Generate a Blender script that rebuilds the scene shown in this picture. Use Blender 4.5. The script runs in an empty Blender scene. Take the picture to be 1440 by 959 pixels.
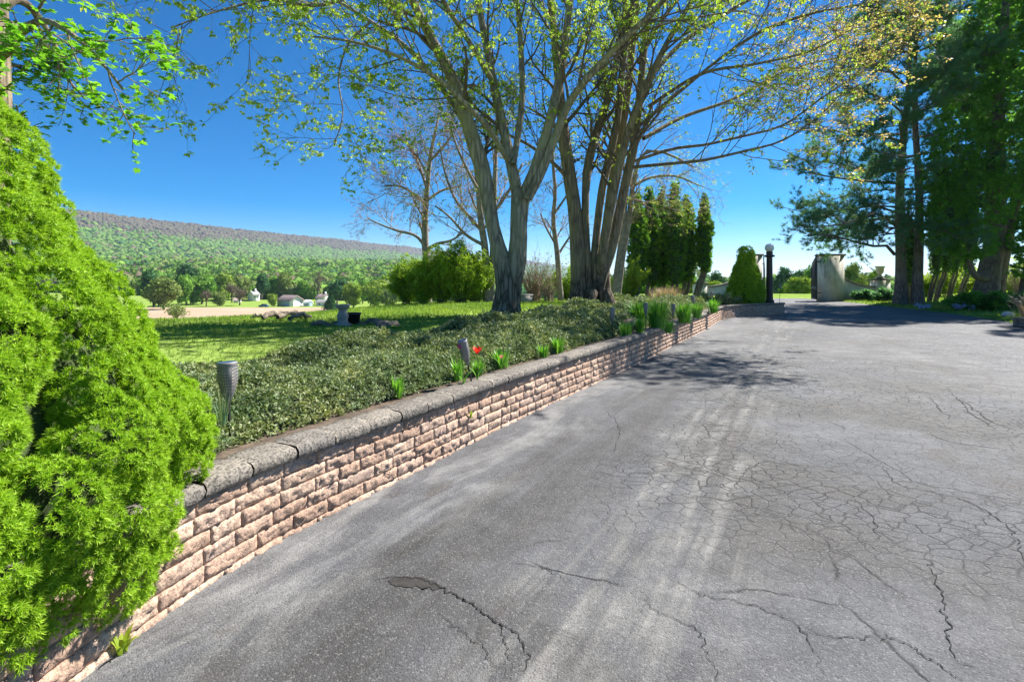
import bpy, math, random
import numpy as np
from mathutils import Vector
rng = np.random.default_rng(7)
random.seed(7)
sc = bpy.context.scene
COL = sc.collection
# ---------------------------------------------------------------- camera, sky, sun, exposure
F, H, HY = 720.0, 1.45, 395.0          # focal length in photo pixels, eye height, horizon row
SUN_AZ, SUN_EL = math.radians(56), math.radians(48)
cam_d = bpy.data.cameras.new('camera')
cam = bpy.data.objects.new('camera', cam_d)
COL.objects.link(cam)
cam.location = (0, 0, H)
cam.rotation_euler = (math.radians(90), 0, 0)
cam_d.sensor_width = 36
cam_d.lens = 18
cam_d.shift_y = -(479.5 - HY) / 1440
cam_d.clip_start = 0.05
cam_d.clip_end = 20000
sc.camera = cam
world = bpy.data.worlds.new('World')
sc.world = world
world.use_nodes = True
wn = world.node_tree
bg = wn.nodes['Background']
sky = wn.nodes.new('ShaderNodeTexSky')
sky.sky_type = 'NISHITA'
sky.sun_disc = False
sky.sun_elevation = SUN_EL
sky.sun_rotation = SUN_AZ
sky.altitude = 1500
sky.air_density = 1.0
sky.dust_density = 0.0
sky.ozone_density = 4.5
hs = wn.nodes.new('ShaderNodeHueSaturation')
hs.inputs['Saturation'].default_value = 1.6
hs.inputs['Value'].default_value = 0.91
hs.inputs['Hue'].default_value = 0.501
wn.links.new(sky.outputs[0], hs.inputs['Color'])
wn.links.new(hs.outputs[0], bg.inputs['Color'])
bg.inputs['Strength'].default_value = 0.061
sun_d = bpy.data.lights.new('sun', 'SUN')
sun_d.energy = 4.8
sun_d.angle = math.radians(0.53)
sun_d.color = (1.0, 0.965, 0.915)
sun = bpy.data.objects.new('sun', sun_d)
COL.objects.link(sun)
SV = Vector((math.sin(SUN_AZ) * math.cos(SUN_EL), math.cos(SUN_AZ) * math.cos(SUN_EL), math.sin(SUN_EL)))
sun.rotation_euler = SV.to_track_quat('Z', 'Y').to_euler()
sun.location = SV * 60
sc.view_settings.view_transform = 'Standard'
sc.view_settings.look = 'None'
sc.view_settings.exposure = 1.48
sc.view_settings.gamma = 1
sc.cycles.max_bounces = 8
sc.cycles.transparent_max_bounces = 8
sc.cycles.volume_bounces = 0

# ---------------------------------------------------------------- helpers
def P(px, py, d):
    return np.array([(px - 720) / F * d, d, H - (py - HY) / F * d])
def G(px, py, z=0.0):
    return P(px, py, F * (H - z) / (py - HY))
def norm(v):
    return v / np.maximum(np.linalg.norm(v, axis=-1, keepdims=True), 1e-9)
def seed(n):
    global rng
    rng = np.random.default_rng(n); random.seed(n)
def U(a, b, n=None):
    return rng.uniform(a, b, n)

def tag(o, label=None, cat=None, group=None, kind=None):
    if label: o['label'] = label
    if cat: o['category'] = cat
    if group: o['group'] = group
    if kind: o['kind'] = kind
    return o
def thing(name, loc, label, cat, group=None):
    o = bpy.data.objects.new(name, None)
    o.empty_display_size = 0.2
    COL.objects.link(o)
    o.location = [float(c) for c in loc]
    return tag(o, label, cat, group)

def origin_of(o):
    v = np.array(o.location)
    if o.parent: v = v + origin_of(o.parent)
    return v

class MB:
    def __init__(s):
        s.v, s.f, s.n = [], [], 0
    def add(s, V, Fc, mi=0):
        V = np.asarray(V, float).reshape(-1, 3)
        Fc = np.asarray(Fc, int)
        s.v.append(V); s.f.append((Fc + s.n, mi)); s.n += len(V)
    def build(s, name, mats, parent=None, smooth=False):
        if not isinstance(mats, (list, tuple)): mats = [mats]
        V = np.concatenate(s.v)
        me = bpy.data.meshes.new(name)
        if parent is not None: V = V - origin_of(parent)
        me.vertices.add(len(V))
        me.vertices.foreach_set('co', V.astype(np.float32).ravel())
        loops = np.concatenate([f.ravel() for f, m in s.f])
        tot = np.concatenate([np.full(len(f), f.shape[1]) for f, m in s.f])
        mi = np.concatenate([np.full(len(f), m) for f, m in s.f])
        st = np.concatenate([[0], np.cumsum(tot)[:-1]])
        me.loops.add(len(loops))
        me.loops.foreach_set('vertex_index', loops.astype(np.int32))
        me.polygons.add(len(tot))
        me.polygons.foreach_set('loop_start', st.astype(np.int32))
        me.polygons.foreach_set('material_index', mi.astype(np.int32))
        if smooth: me.polygons.foreach_set('use_smooth', np.ones(len(tot), bool))
        me.update(calc_edges=True)
        for m in mats: me.materials.append(m)
        o = bpy.data.objects.new(name, me)
        COL.objects.link(o)
        if parent is not None: o.parent = parent
        return o

def dup(o, loc=None, parent=None):
    c = o.copy(); COL.objects.link(c)
    if parent is not None: c.parent = parent
    if loc is not None: c.location = [float(q) for q in loc]
    for ch in list(o.children): dup(ch, parent=c)
    return c

def tubes(mb, PT, R, sides=5, mi=0, bump=0.0):
    """n tubes of k points each, all at once"""
    PT = np.asarray(PT, float); R = np.asarray(R, float)
    n, k, _ = PT.shape
    T = np.empty_like(PT)
    T[:, 1:-1] = PT[:, 2:] - PT[:, :-2]; T[:, 0] = PT[:, 1] - PT[:, 0]; T[:, -1] = PT[:, -1] - PT[:, -2]
    T = norm(T)
    m = norm(PT[:, -1] - PT[:, 0])
    ref = np.where(np.abs(m[:, 2:3]) > 0.8, np.array([[1., 0.07, 0.]]), np.array([[0.06, 0.03, 1.]]))
    A = norm(np.cross(T, ref[:, None, :])); B = np.cross(T, A)
    an = np.linspace(0, 2 * np.pi, sides, endpoint=False)
    rr = np.repeat(R[:, :, None], sides, 2)
    if bump > 0:
        ph = U(0, 6.28, (n, 1, 1))
        kk = np.arange(k)[None, :, None]
        rr = rr * (1 + bump * (np.sin(3 * an + ph + kk * 0.31) * .5 + np.sin(5 * an - ph * 2 + kk * 0.17) * .4 + rng.normal(0, .5, (n, k, sides))))
    V = PT[:, :, None, :] + rr[..., None] * (np.cos(an)[None, None, :, None] * A[:, :, None, :] + np.sin(an)[None, None, :, None] * B[:, :, None, :])
    base = (np.arange(n) * k * sides)[:, None, None]
    i = np.arange(k - 1)[None, :, None] * sides; j = np.arange(sides)[None, None, :]; j2 = (j + 1) % sides
    Fc = np.stack([base + i + j, base + i + j2, base + i + sides + j2, base + i + sides + j], -1).reshape(-1, 4)
    mb.add(V.reshape(-1, 3), Fc, mi)
    if sides >= 4:
        cap = (np.arange(n) * k * sides + (k - 1) * sides)[:, None] + np.arange(sides)[None, :]
        mb.add(np.zeros((0, 3)), cap - mb.n + (mb.n - n * k * sides), mi) if False else mb.f.append((cap + mb.n - n * k * sides, mi))

def spline(pts, k):
    """Catmull-Rom resample of (m,c) control rows to k rows"""
    p = np.asarray(pts, float); m = len(p)
    q = np.vstack([2 * p[0] - p[1], p, 2 * p[-1] - p[-2]])
    s = np.concatenate([[0], np.cumsum(np.linalg.norm(np.diff(p[:, :3], axis=0), axis=1))])
    t = np.interp(np.linspace(0, s[-1], k), s, np.arange(m))
    i = np.minimum(t.astype(int), m - 2); u = (t - i)[:, None]
    a, b, c, d = q[i], q[i + 1], q[i + 2], q[i + 3]
    return .5 * (2 * b + (c - a) * u + (2 * a - 5 * b + 4 * c - d) * u ** 2 + (3 * b - a - 3 * c + d) * u ** 3)

def along(PT, idx, t):
    k = PT.shape[1]
    x = t * (k - 1); i = np.minimum(x.astype(int), k - 2); u = (x - i)[:, None]
    return PT[idx, i] * (1 - u) + PT[idx, i + 1] * u, norm(PT[idx, i + 1] - PT[idx, i])

def spawn(PT, R, m, t0, t1, ang, L, rr, k=5, up=0.15, curl=0.1, wob=0.12, rmin=0.003, flat=0.0, azim=None):
    """m children on each parent tube; L = (lo, hi) or callable of t"""
    n = len(PT)
    idx = np.repeat(np.arange(n), m); N = len(idx)
    t = (np.tile(np.arange(m), n) + U(0, 1, N)) / m * (t1 - t0) + t0
    pos, tan = along(PT, idx, t)
    x = t * (R.shape[1] - 1); i = np.minimum(x.astype(int), R.shape[1] - 2)
    rp = R[idx, i]
    per = norm(np.cross(tan, rng.normal(size=(N, 3))))
    if azim is not None: per = norm(per + np.asarray(azim))
    per[:, 2] *= (1 - flat)
    a = np.radians(U(ang[0], ang[1], N))[:, None]
    d = tan * np.cos(a) + norm(per) * np.sin(a)
    d[:, 2] += up
    d = norm(d)
    ll = (U(L[0], L[1], N) if not callable(L) else L(t) * U(.7, 1.25, N))
    pts = np.empty((N, k, 3)); pts[:, 0] = pos
    for q in range(1, k):
        pts[:, q] = pts[:, q - 1] + d * (ll / (k - 1))[:, None]
        d = d + rng.normal(0, wob, (N, 3)); d[:, 2] += curl
        d = norm(d)
    r0 = np.maximum(rp * rr, rmin)
    rad = r0[:, None] * np.linspace(1, .35, k)[None, :]
    return pts, np.maximum(rad, rmin * .6)

def frames(N, spin=True):
    N = norm(N); n = len(N)
    ref = np.where(np.abs(N[:, 2:3]) > .9, np.array([[1., 0, 0]]), np.array([[0., 0, 1.]]))
    A = norm(np.cross(ref, N)); B = np.cross(N, A)
    if spin:
        s = U(0, 2 * np.pi, n)[:, None]
        A, B = A * np.cos(s) + B * np.sin(s), B * np.cos(s) - A * np.sin(s)
    return np.stack([A, B, N], -1)

def scatter(mb, tv, tf, T, M, S, mi=0):
    tv = np.asarray(tv, float); n = len(T)
    S = np.broadcast_to(np.asarray(S, float), (n,))
    V = np.einsum('nij,vj->nvi', M, tv) * S[:, None, None] + T[:, None, :]
    for f in (tf if isinstance(tf, list) else [tf]):
        f = np.asarray(f)
        Fc = (np.arange(n) * len(tv))[:, None, None] + f[None]
        mb.f.append((Fc.reshape(-1, f.shape[1]) + mb.n, mi))
    mb.v.append(V.reshape(-1, 3)); mb.n += n * len(tv)

def box(mb, c, s, mi=0, rz=0.0, taper=1.0):
    c = np.asarray(c, float); s = np.asarray(s, float) / 2
    v = np.array([[x, y, z] for z in (-1, 1) for y in (-1, 1) for x in (-1, 1)], float)
    v[4:, :2] *= taper
    v = v * s
    if rz:
        q = np.array([[math.cos(rz), -math.sin(rz), 0], [math.sin(rz), math.cos(rz), 0], [0, 0, 1]]); v = v @ q.T
    mb.add(v + c, [[0, 2, 3, 1], [4, 5, 7, 6], [0, 1, 5, 4], [2, 6, 7, 3], [0, 4, 6, 2], [1, 3, 7, 5]], mi)

def lathe(mb, c, prof, sides=24, mi=0, flute=0):
    prof = np.asarray(prof, float); k = len(prof)
    an = np.linspace(0, 2 * np.pi, sides, endpoint=False)
    r = prof[:, 0][:, None] * np.ones(sides)
    if flute: r = r * (1 - .06 * (np.arange(sides) % 2))
    V = np.stack([r * np.cos(an), r * np.sin(an), np.repeat(prof[:, 1][:, None], sides, 1)], -1) + np.asarray(c, float)
    i = np.arange(k - 1)[:, None] * sides; j = np.arange(sides)[None]; j2 = (j + 1) % sides
    mb.add(V.reshape(-1, 3), np.stack([i + j, i + j2, i + sides + j2, i + sides + j], -1).reshape(-1, 4), mi)

def ico(sub):
    import bmesh
    bm = bmesh.new(); bmesh.ops.create_icosphere(bm, subdivisions=sub, radius=1)
    v = np.array([x.co[:] for x in bm.verts]); f = np.array([[w.index for w in x.verts] for x in bm.faces]); bm.free()
    return v, f
ICO1, ICO2, ICO3 = ico(1), ico(2), ico(3)

def fbm(x, y, seed=0, oct=4, sc0=1.0):
    r = np.random.default_rng(seed); o = np.zeros_like(np.asarray(x, float)); a = 1.0; f = sc0; tot = 0
    for _ in range(oct):
        for _k in range(3):
            th, ph = r.uniform(0, 6.28, 2)
            o = o + a / 3 * np.sin(f * (x * math.cos(th) + y * math.sin(th)) * r.uniform(.7, 1.3) + ph)
        tot += a; a *= .55; f *= 2.1
    return o / tot

def blob(mb, c, r, t=ICO2, amp=.15, mi=0):
    v, f = t
    q = v * (1 + amp * rng.normal(size=(len(v), 1)) * .5) * np.asarray(r)
    mb.add(q + np.asarray(c), f, mi)

# ---------------------------------------------------------------- materials
def nt(name):
    m = bpy.data.materials.new(name); m.use_nodes = True
    t = m.node_tree; b = t.nodes['Principled BSDF']
    return m, t, b
def nd(t, kind, **kw):
    n = t.nodes.new(kind)
    for k, v in kw.items():
        if k in ('operation', 'blend_type', 'data_type', 'feature', 'noise_dimensions', 'distance', 'interpolation_type'): setattr(n, k, v)
    return n
def ln(t, a, b): t.links.new(a, b)
def ramp(t, fac, stops):
    r = t.nodes.new('ShaderNodeValToRGB')
    while len(r.color_ramp.elements) < len(stops): r.color_ramp.elements.new(.5)
    for e, (p, c) in zip(r.color_ramp.elements, stops):
        e.position = p; e.color = (c[0], c[1], c[2], 1) if isinstance(c, (tuple, list)) else (c, c, c, 1)
    if fac is not None: ln(t, fac, r.inputs[0])
    return r.outputs[0]
def coords(t, scale=(1, 1, 1), rot=(0, 0, 0)):
    c = t.nodes.new('ShaderNodeTexCoord'); m = t.nodes.new('ShaderNodeMapping')
    m.inputs['Scale'].default_value = scale; m.inputs['Rotation'].default_value = rot
    ln(t, c.outputs['Object'], m.inputs[0]); return m.outputs[0]
def noise(t, co, s, det=4, rough=.55, dist=0.0):
    n = t.nodes.new('ShaderNodeTexNoise'); ln(t, co, n.inputs['Vector'])
    n.inputs['Scale'].default_value = s; n.inputs['Detail'].default_value = det
    n.inputs['Roughness'].default_value = rough; n.inputs['Distortion'].default_value = dist
    return n.outputs[0]
def mix(t, a, b, fac, mode='MIX'):
    n = t.nodes.new('ShaderNodeMix'); n.data_type = 'RGBA'; n.blend_type = mode
    for s, v in ((n.inputs[6], a), (n.inputs[7], b), (n.inputs[0], fac)):
        if hasattr(v, 'is_linked'): ln(t, v, s)
        elif isinstance(v, (tuple, list)): s.default_value = (v[0], v[1], v[2], 1)
        else: s.default_value = v
    return n.outputs[2]
def math_(t, op, a, b=None, c=None):
    n = t.nodes.new('ShaderNodeMath'); n.operation = op
    for s, v in zip(n.inputs, (a, b, c)):
        if v is None: continue
        if hasattr(v, 'is_linked'): ln(t, v, s)
        else: s.default_value = v
    return n.outputs[0]
def bump(t, b, h, strength=.3, dist=.02):
    n = t.nodes.new('ShaderNodeBump'); n.inputs['Strength'].default_value = strength; n.inputs['Distance'].default_value = dist
    ln(t, h, n.inputs['Height']); ln(t, n.outputs[0], b.inputs['Normal'])

def leaf(name, cols, trans=.35, rough=.5, spec=.3, patch=0):
    m, t, b = nt(name)
    g = t.nodes.new('ShaderNodeNewGeometry')
    k = len(cols)
    c = ramp(t, g.outputs['Random Per Island'], [((i + .5) / k, q) for i, q in enumerate(cols)])
    if patch:
        pn = noise(t, coords(t), patch, 4, .6)
        c = mix(t, c, ramp(t, pn, [(.32, (.5, .62, .5)), (.5, (.9, .95, .85)), (.68, (1.35, 1.2, .95))]), 1.0, 'MULTIPLY')
    ln(t, c, b.inputs['Base Color']); b.inputs['Roughness'].default_value = rough
    b.inputs['Specular IOR Level'].default_value = spec
    tr = t.nodes.new('ShaderNodeBsdfTranslucent')
    tc = mix(t, c, (1.0, 1.0, .55), 1.0, 'MULTIPLY'); ln(t, tc, tr.inputs[0])
    mx = t.nodes.new('ShaderNodeMixShader'); mx.inputs[0].default_value = trans
    ln(t, b.outputs[0], mx.inputs[1]); ln(t, tr.outputs[0], mx.inputs[2])
    ln(t, mx.outputs[0], t.nodes['Material Output'].inputs[0])
    return m
def plain(name, c, rough=.6, metal=0, var=.25, s=8, bs=.15, spec=.4):
    m, t, b = nt(name)
    co = coords(t); n = noise(t, co, s, 5)
    lo = [q * (1 - var) for q in c]; hi = [min(1, q * (1 + var)) for q in c]
    ln(t, ramp(t, n, [(.3, lo), (.7, hi)]), b.inputs['Base Color'])
    b.inputs['Roughness'].default_value = rough; b.inputs['Metallic'].default_value = metal
    b.inputs['Specular IOR Level'].default_value = spec
    if bs: bump(t, b, noise(t, co, s * 6, 4), bs, .01)
    return m
def bark(name, dark, light, s=1.0, moss=None, strength=1.0, old=.85):
    m, t, b = nt(name)
    co = coords(t, (9 * s, 9 * s, 1.3 * s))
    n1 = noise(t, co, 1.6, 6, .65, .6)
    v = t.nodes.new('ShaderNodeTexVoronoi'); v.feature = 'DISTANCE_TO_EDGE'; v.inputs['Scale'].default_value = 1.5
    w = t.nodes.new('ShaderNodeMapping'); ln(t, co, w.inputs[0])
    ln(t, mix(t, w.outputs[0], n1, .22), v.inputs['Vector'])
    rid = ramp(t, v.outputs['Distance'], [(0, 0.0), (.28, 1.0)])
    co2 = coords(t); n2 = noise(t, co2, 1.3, 5, .6)
    f = math_(t, 'ADD', math_(t, 'MULTIPLY', math_(t, 'ADD', rid, n1), .36), math_(t, 'MULTIPLY', noise(t, coords(t), 26, 5, .7), .28))
    c = ramp(t, f, [(.15, dark), (.8, light)])
    if moss: c = mix(t, c, moss, ramp(t, n2, [(.45, 0.0), (.62, .8)]))
    zs_ = t.nodes.new('ShaderNodeSeparateXYZ'); ln(t, co2, zs_.inputs[0])
    zf = t.nodes.new('ShaderNodeMapRange'); zf.interpolation_type = 'SMOOTHSTEP'; ln(t, math_(t, 'ADD', zs_.outputs[2], math_(t, 'MULTIPLY', n2, .9)), zf.inputs[0])
    zf.inputs[1].default_value = 1.1; zf.inputs[2].default_value = 2.3; zf.inputs[3].default_value = old; zf.inputs[4].default_value = 0
    c = mix(t, c, mix(t, [q * .5 for q in dark], [q * .42 for q in light], ramp(t, f, [(.3, 0.0), (.62, 1.0)])), zf.outputs[0])
    ln(t, c, b.inputs['Base Color']); b.inputs['Roughness'].default_value = .92; b.inputs['Specular IOR Level'].default_value = .15
    bump(t, b, f, strength, .035)
    return m

M = {}
M['maple_bark'] = bark('maple_bark', (.05, .04, .03), (.46, .39, .30), 1.0, (.33, .30, .18))
M['dark_bark'] = bark('dark_bark', (.04, .03, .022), (.36, .28, .20), 1.1, (.26, .22, .13))
M['pine_bark'] = bark('pine_bark', (.055, .04, .034), (.34, .26, .22), 1.0, (.24, .20, .17), 1.0, .3)
M['pale_bark'] = plain('pale_bark', (.24, .20, .165), .9, var=.4, s=6)
M['twig'] = plain('twig', (.15, .115, .085), .9, var=.3, s=5, bs=0)
M['twig_tan'] = plain('twig_tan', (.30, .21, .16), .9, var=.35, s=4, bs=0)
M['maple_leaf'] = leaf('maple_leaf', [(.30, .46, .05), (.38, .53, .08), (.25, .42, .045), (.44, .50, .12)], .58)
M['rust_leaf'] = leaf('rust_leaf', [(.58, .47, .16), (.58, .40, .22), (.50, .48, .12), (.50, .34, .2)], .55)
M['green_maple_leaf'] = leaf('green_maple_leaf', [(.14, .38, .03), (.20, .48, .04), (.26, .54, .05), (.11, .30, .025)], .55)
M['spruce'] = leaf('spruce', [(.24, .42, .02), (.32, .52, .03), (.42, .60, .05), (.26, .46, .022)], .42, .55, .3)
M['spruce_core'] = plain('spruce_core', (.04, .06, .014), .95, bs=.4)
M['pine_needle'] = leaf('pine_needle', [(.095, .22, .125), (.13, .28, .15), (.08, .19, .11), (.15, .31, .16)], .55, .5, .3)
M['cedar'] = leaf('cedar', [(.11, .28, .05), (.16, .35, .06), (.21, .41, .075), (.085, .22, .04)], .66, .6, .2)
M['arbor'] = leaf('arbor', [(.09, .22, .035), (.13, .28, .045), (.19, .35, .06), (.075, .18, .03)], .42, .6, .2)
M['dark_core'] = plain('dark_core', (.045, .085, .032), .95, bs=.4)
M['shrub_leaf'] = leaf('shrub_leaf', [(.27, .42, .04), (.34, .50, .05), (.42, .54, .07), (.2, .34, .03)], .52)
M['lime_leaf'] = leaf('lime_leaf', [(.36, .48, .05), (.44, .54, .07), (.30, .42, .05)], .5)
M['cover_leaf'] = leaf('cover_leaf', [(.13, .18, .075), (.21, .26, .13), (.32, .36, .22), (.14, .21, .065), (.42, .44, .31), (.22, .29, .11)], .3, .55, .2, 2.6)
M['strap_leaf'] = leaf('strap_leaf', [(.10, .30, .03), (.16, .40, .04), (.22, .45, .06)], .4, .4, .4)
M['chive_leaf'] = leaf('chive_leaf', [(.13, .27, .12), (.2, .34, .18), (.3, .36, .16)], .3)
M['grass_blade'] = leaf('grass_blade', [(.18, .29, .045), (.26, .38, .07), (.33, .43, .10), (.21, .32, .05)], .45, .6, .2, .9)
M['dry_grass'] = leaf('dry_grass', [(.42, .31, .23), (.5, .38, .29), (.36, .27, .18)], .3)
M['far_green'] = leaf('far_green', [(.13, .27, .04), (.18, .34, .05), (.24, .40, .07), (.10, .22, .035)], .25, .9, .0)
M['far_lime'] = leaf('far_lime', [(.24, .34, .05), (.3, .4, .07), (.2, .3, .05)], .25, .9, .0)
M['far_dark'] = leaf('far_dark', [(.06, .14, .05), (.08, .18, .065), (.05, .115, .045)], .15, .9, .0)
M['far_bare'] = leaf('far_bare', [(.14, .105, .085), (.17, .125, .10), (.12, .10, .085), (.18, .15, .10)], .2, .9, .0)
M['far_pale'] = leaf('far_pale', [(.2, .27, .07), (.25, .31, .10), (.17, .24, .06)], .25, .9, .0)
M['wood_green'] = leaf('wood_green', [(.10, .20, .035), (.14, .25, .045), (.17, .29, .055), (.08, .16, .03)], .2, .9, .0)
M['wood_pale'] = leaf('wood_pale', [(.17, .22, .07), (.20, .25, .08), (.15, .19, .06)], .2, .9, .0)
M['ridge_green'] = leaf('ridge_green', [(.115, .205, .05), (.135, .23, .055), (.15, .245, .065), (.10, .185, .045)], .15, .95, .0)
M['ridge_bare'] = leaf('ridge_bare', [(.125, .105, .075), (.15, .125, .085), (.10, .088, .066), (.13, .135, .07)], .15, .95, .0)
M['stem'] = plain('stem', (.10, .2, .04), .7, bs=0)
M['red_petal'] = leaf('red_petal', [(.75, .03, .02), (.85, .06, .03)], .35)
M['pink_petal'] = leaf('pink_petal', [(.5, .06, .28), (.6, .1, .36)], .35)
M['blush_petal'] = leaf('blush_petal', [(.7, .3, .3), (.75, .4, .38)], .35)
M['blue_petal'] = leaf('blue_petal', [(.28, .42, .75), (.4, .5, .85), (.5, .6, .9)], .3)
M['black_plastic'] = plain('black_plastic', (.028, .027, .026), .45, var=.3, bs=.05)
M['grey_plastic'] = plain('grey_plastic', (.19, .185, .18), .5, var=.2, bs=.05)
M['diffuser'] = plain('diffuser', (.62, .54, .44), .5, var=.15, bs=0)
M['solar'] = plain('solar', (.02, .025, .05), .15, var=.3, bs=0)
M['brown_metal'] = plain('brown_metal', (.05, .035, .03), .5, var=.4, s=14, bs=.2)
M['iron'] = plain('iron', (.02, .02, .022), .5, var=.3, bs=.05)
M['globe'] = plain('globe', (.82, .78, .76), .25, var=.03, bs=0)
M['rock'] = plain('rock', (.17, .135, .10), .9, var=.5, s=5, bs=.5)
M['white_rock'] = plain('white_rock', (.62, .6, .57), .85, var=.15, s=5, bs=.3)
M['driftwood'] = plain('driftwood', (.27, .21, .15), .9, var=.5, s=9, bs=.5)
M['urn_stone'] = plain('urn_stone', (.50, .45, .36), .85, var=.25, s=9, bs=.3)
M['grey_stone'] = plain('grey_stone', (.30, .275, .24), .88, var=.3, s=7, bs=.4)
M['cap_dark'] = plain('cap_dark', (.13, .115, .095), .9, var=.4, s=7, bs=.4)
M['barn_wall'] = plain('barn_wall', (.30, .38, .46), .7, var=.06, s=.3, bs=0)
M['white_wall'] = plain('white_wall', (.75, .73, .69), .7, var=.05, s=.3, bs=0)
M['roof_brown'] = plain('roof_brown', (.27, .205, .19), .85, var=.12, s=.4, bs=0)
M['roof_grey'] = plain('roof_grey', (.25, .24, .24), .85, var=.12, s=.4, bs=0)
M['dark_glass'] = plain('dark_glass', (.03, .04, .05), .15, var=.1, bs=0)
M['car_paint'] = plain('car_paint', (.04, .12, .28), .25, var=.05, bs=0)
M['soil'] = plain('soil', (.10, .072, .05), .98, var=.5, s=14, bs=.8)

def stucco():
    m, t, b = nt('stucco')
    co = coords(t); n = noise(t, co, .9, 6, .65); co2 = coords(t, (5, 5, .7)); n2 = noise(t, co2, 1.0, 5, .7)
    c = ramp(t, n, [(.3, (.52, .48, .42)), (.7, (.80, .76, .69))])
    sep = t.nodes.new('ShaderNodeSeparateXYZ'); tc = t.nodes.new('ShaderNodeTexCoord'); ln(t, tc.outputs['Object'], sep.inputs[0])
    streak = math_(t, 'MULTIPLY', ramp(t, n2, [(.48, 0.0), (.62, 1.0)]), ramp(t, math_(t, 'MULTIPLY', sep.outputs[2], .3), [(.25, 0.12), (.95, .85)]))
    c = mix(t, c, (.12, .11, .085), streak)
    ln(t, c, b.inputs['Base Color']); b.inputs['Roughness'].default_value = .95; b.inputs['Specular IOR Level'].default_value = .1
    bump(t, b, noise(t, co, 22, 4), .35, .02)
    return m
M['stucco'] = stucco()

def blockmat(name, cols, speck, sc_=1.0, spk=.5):
    m, t, b = nt(name)
    co = coords(t); g = t.nodes.new('ShaderNodeNewGeometry')
    base = ramp(t, g.outputs['Random Per Island'], [((i + .5) / len(cols), c) for i, c in enumerate(cols)])
    n = noise(t, co, 7, 5, .6)
    base = mix(t, base, [q * .55 for q in cols[0]], ramp(t, n, [(.42, 0.0), (.75, .7)]))
    f = noise(t, co, 62 * sc_, 4, .75)
    c = mix(t, base, speck, ramp(t, f, [(.47, 0.0), (.60, spk)]))
    f2 = noise(t, co, 90 * sc_, 3, .7)
    c = mix(t, c, [min(1, q * 1.5) for q in cols[-1]], ramp(t, f2, [(.58, 0.0), (.72, .55)]))
    ln(t, c, b.inputs['Base Color']); b.inputs['Roughness'].default_value = .95; b.inputs['Specular IOR Level'].default_value = .15
    h = math_(t, 'ADD', math_(t, 'MULTIPLY', noise(t, co, 40, 5, .65), 1.0), math_(t, 'MULTIPLY', f, .5))
    bump(t, b, h, .85, .012)
    return m
M['block'] = blockmat('block', [(.46, .305, .215), (.54, .375, .275), (.49, .355, .275), (.58, .415, .30)], (.20, .14, .11), 1.0, .8)
M['coping'] = blockmat('coping', [(.22, .195, .165), (.27, .24, .20), (.31, .27, .22), (.25, .225, .195)], (.05, .045, .04), 1.0, .9)
M['edge_stone'] = blockmat('edge_stone', [(.20, .18, .16), (.28, .25, .22)], (.07, .065, .06))

def lawnmat():
    m, t, b = nt('lawn')
    co = coords(t); n = noise(t, co, .35, 5, .6); n2 = noise(t, co, 9, 5, .7)
    c = ramp(t, n, [(.3, (.17, .25, .05)), (.7, (.25, .34, .075))])
    c = mix(t, c, (.10, .16, .03), ramp(t, n2, [(.45, 0.0), (.7, .8)]))
    ln(t, c, b.inputs['Base Color']); b.inputs['Roughness'].default_value = 1; b.inputs['Specular IOR Level'].default_value = 0
    bump(t, b, n2, .8, .05)
    return m
M['lawn'] = lawnmat()
def fieldmat():
    m, t, b = nt('ploughed_soil')
    co = coords(t, (.05, .5, 1), (0, 0, .25)); n = noise(t, co, .5, 6, .65)
    c = ramp(t, n, [(.3, (.30, .215, .145)), (.7, (.42, .32, .225))])
    ln(t, c, b.inputs['Base Color']); b.inputs['Roughness'].default_value = 1; b.inputs['Specular IOR Level'].default_value = 0
    return m
M['field'] = fieldmat()
M['forest_floor'] = plain('forest_floor', (.09, .13, .04), 1, var=.4, s=.02, bs=0, spec=0)

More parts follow.
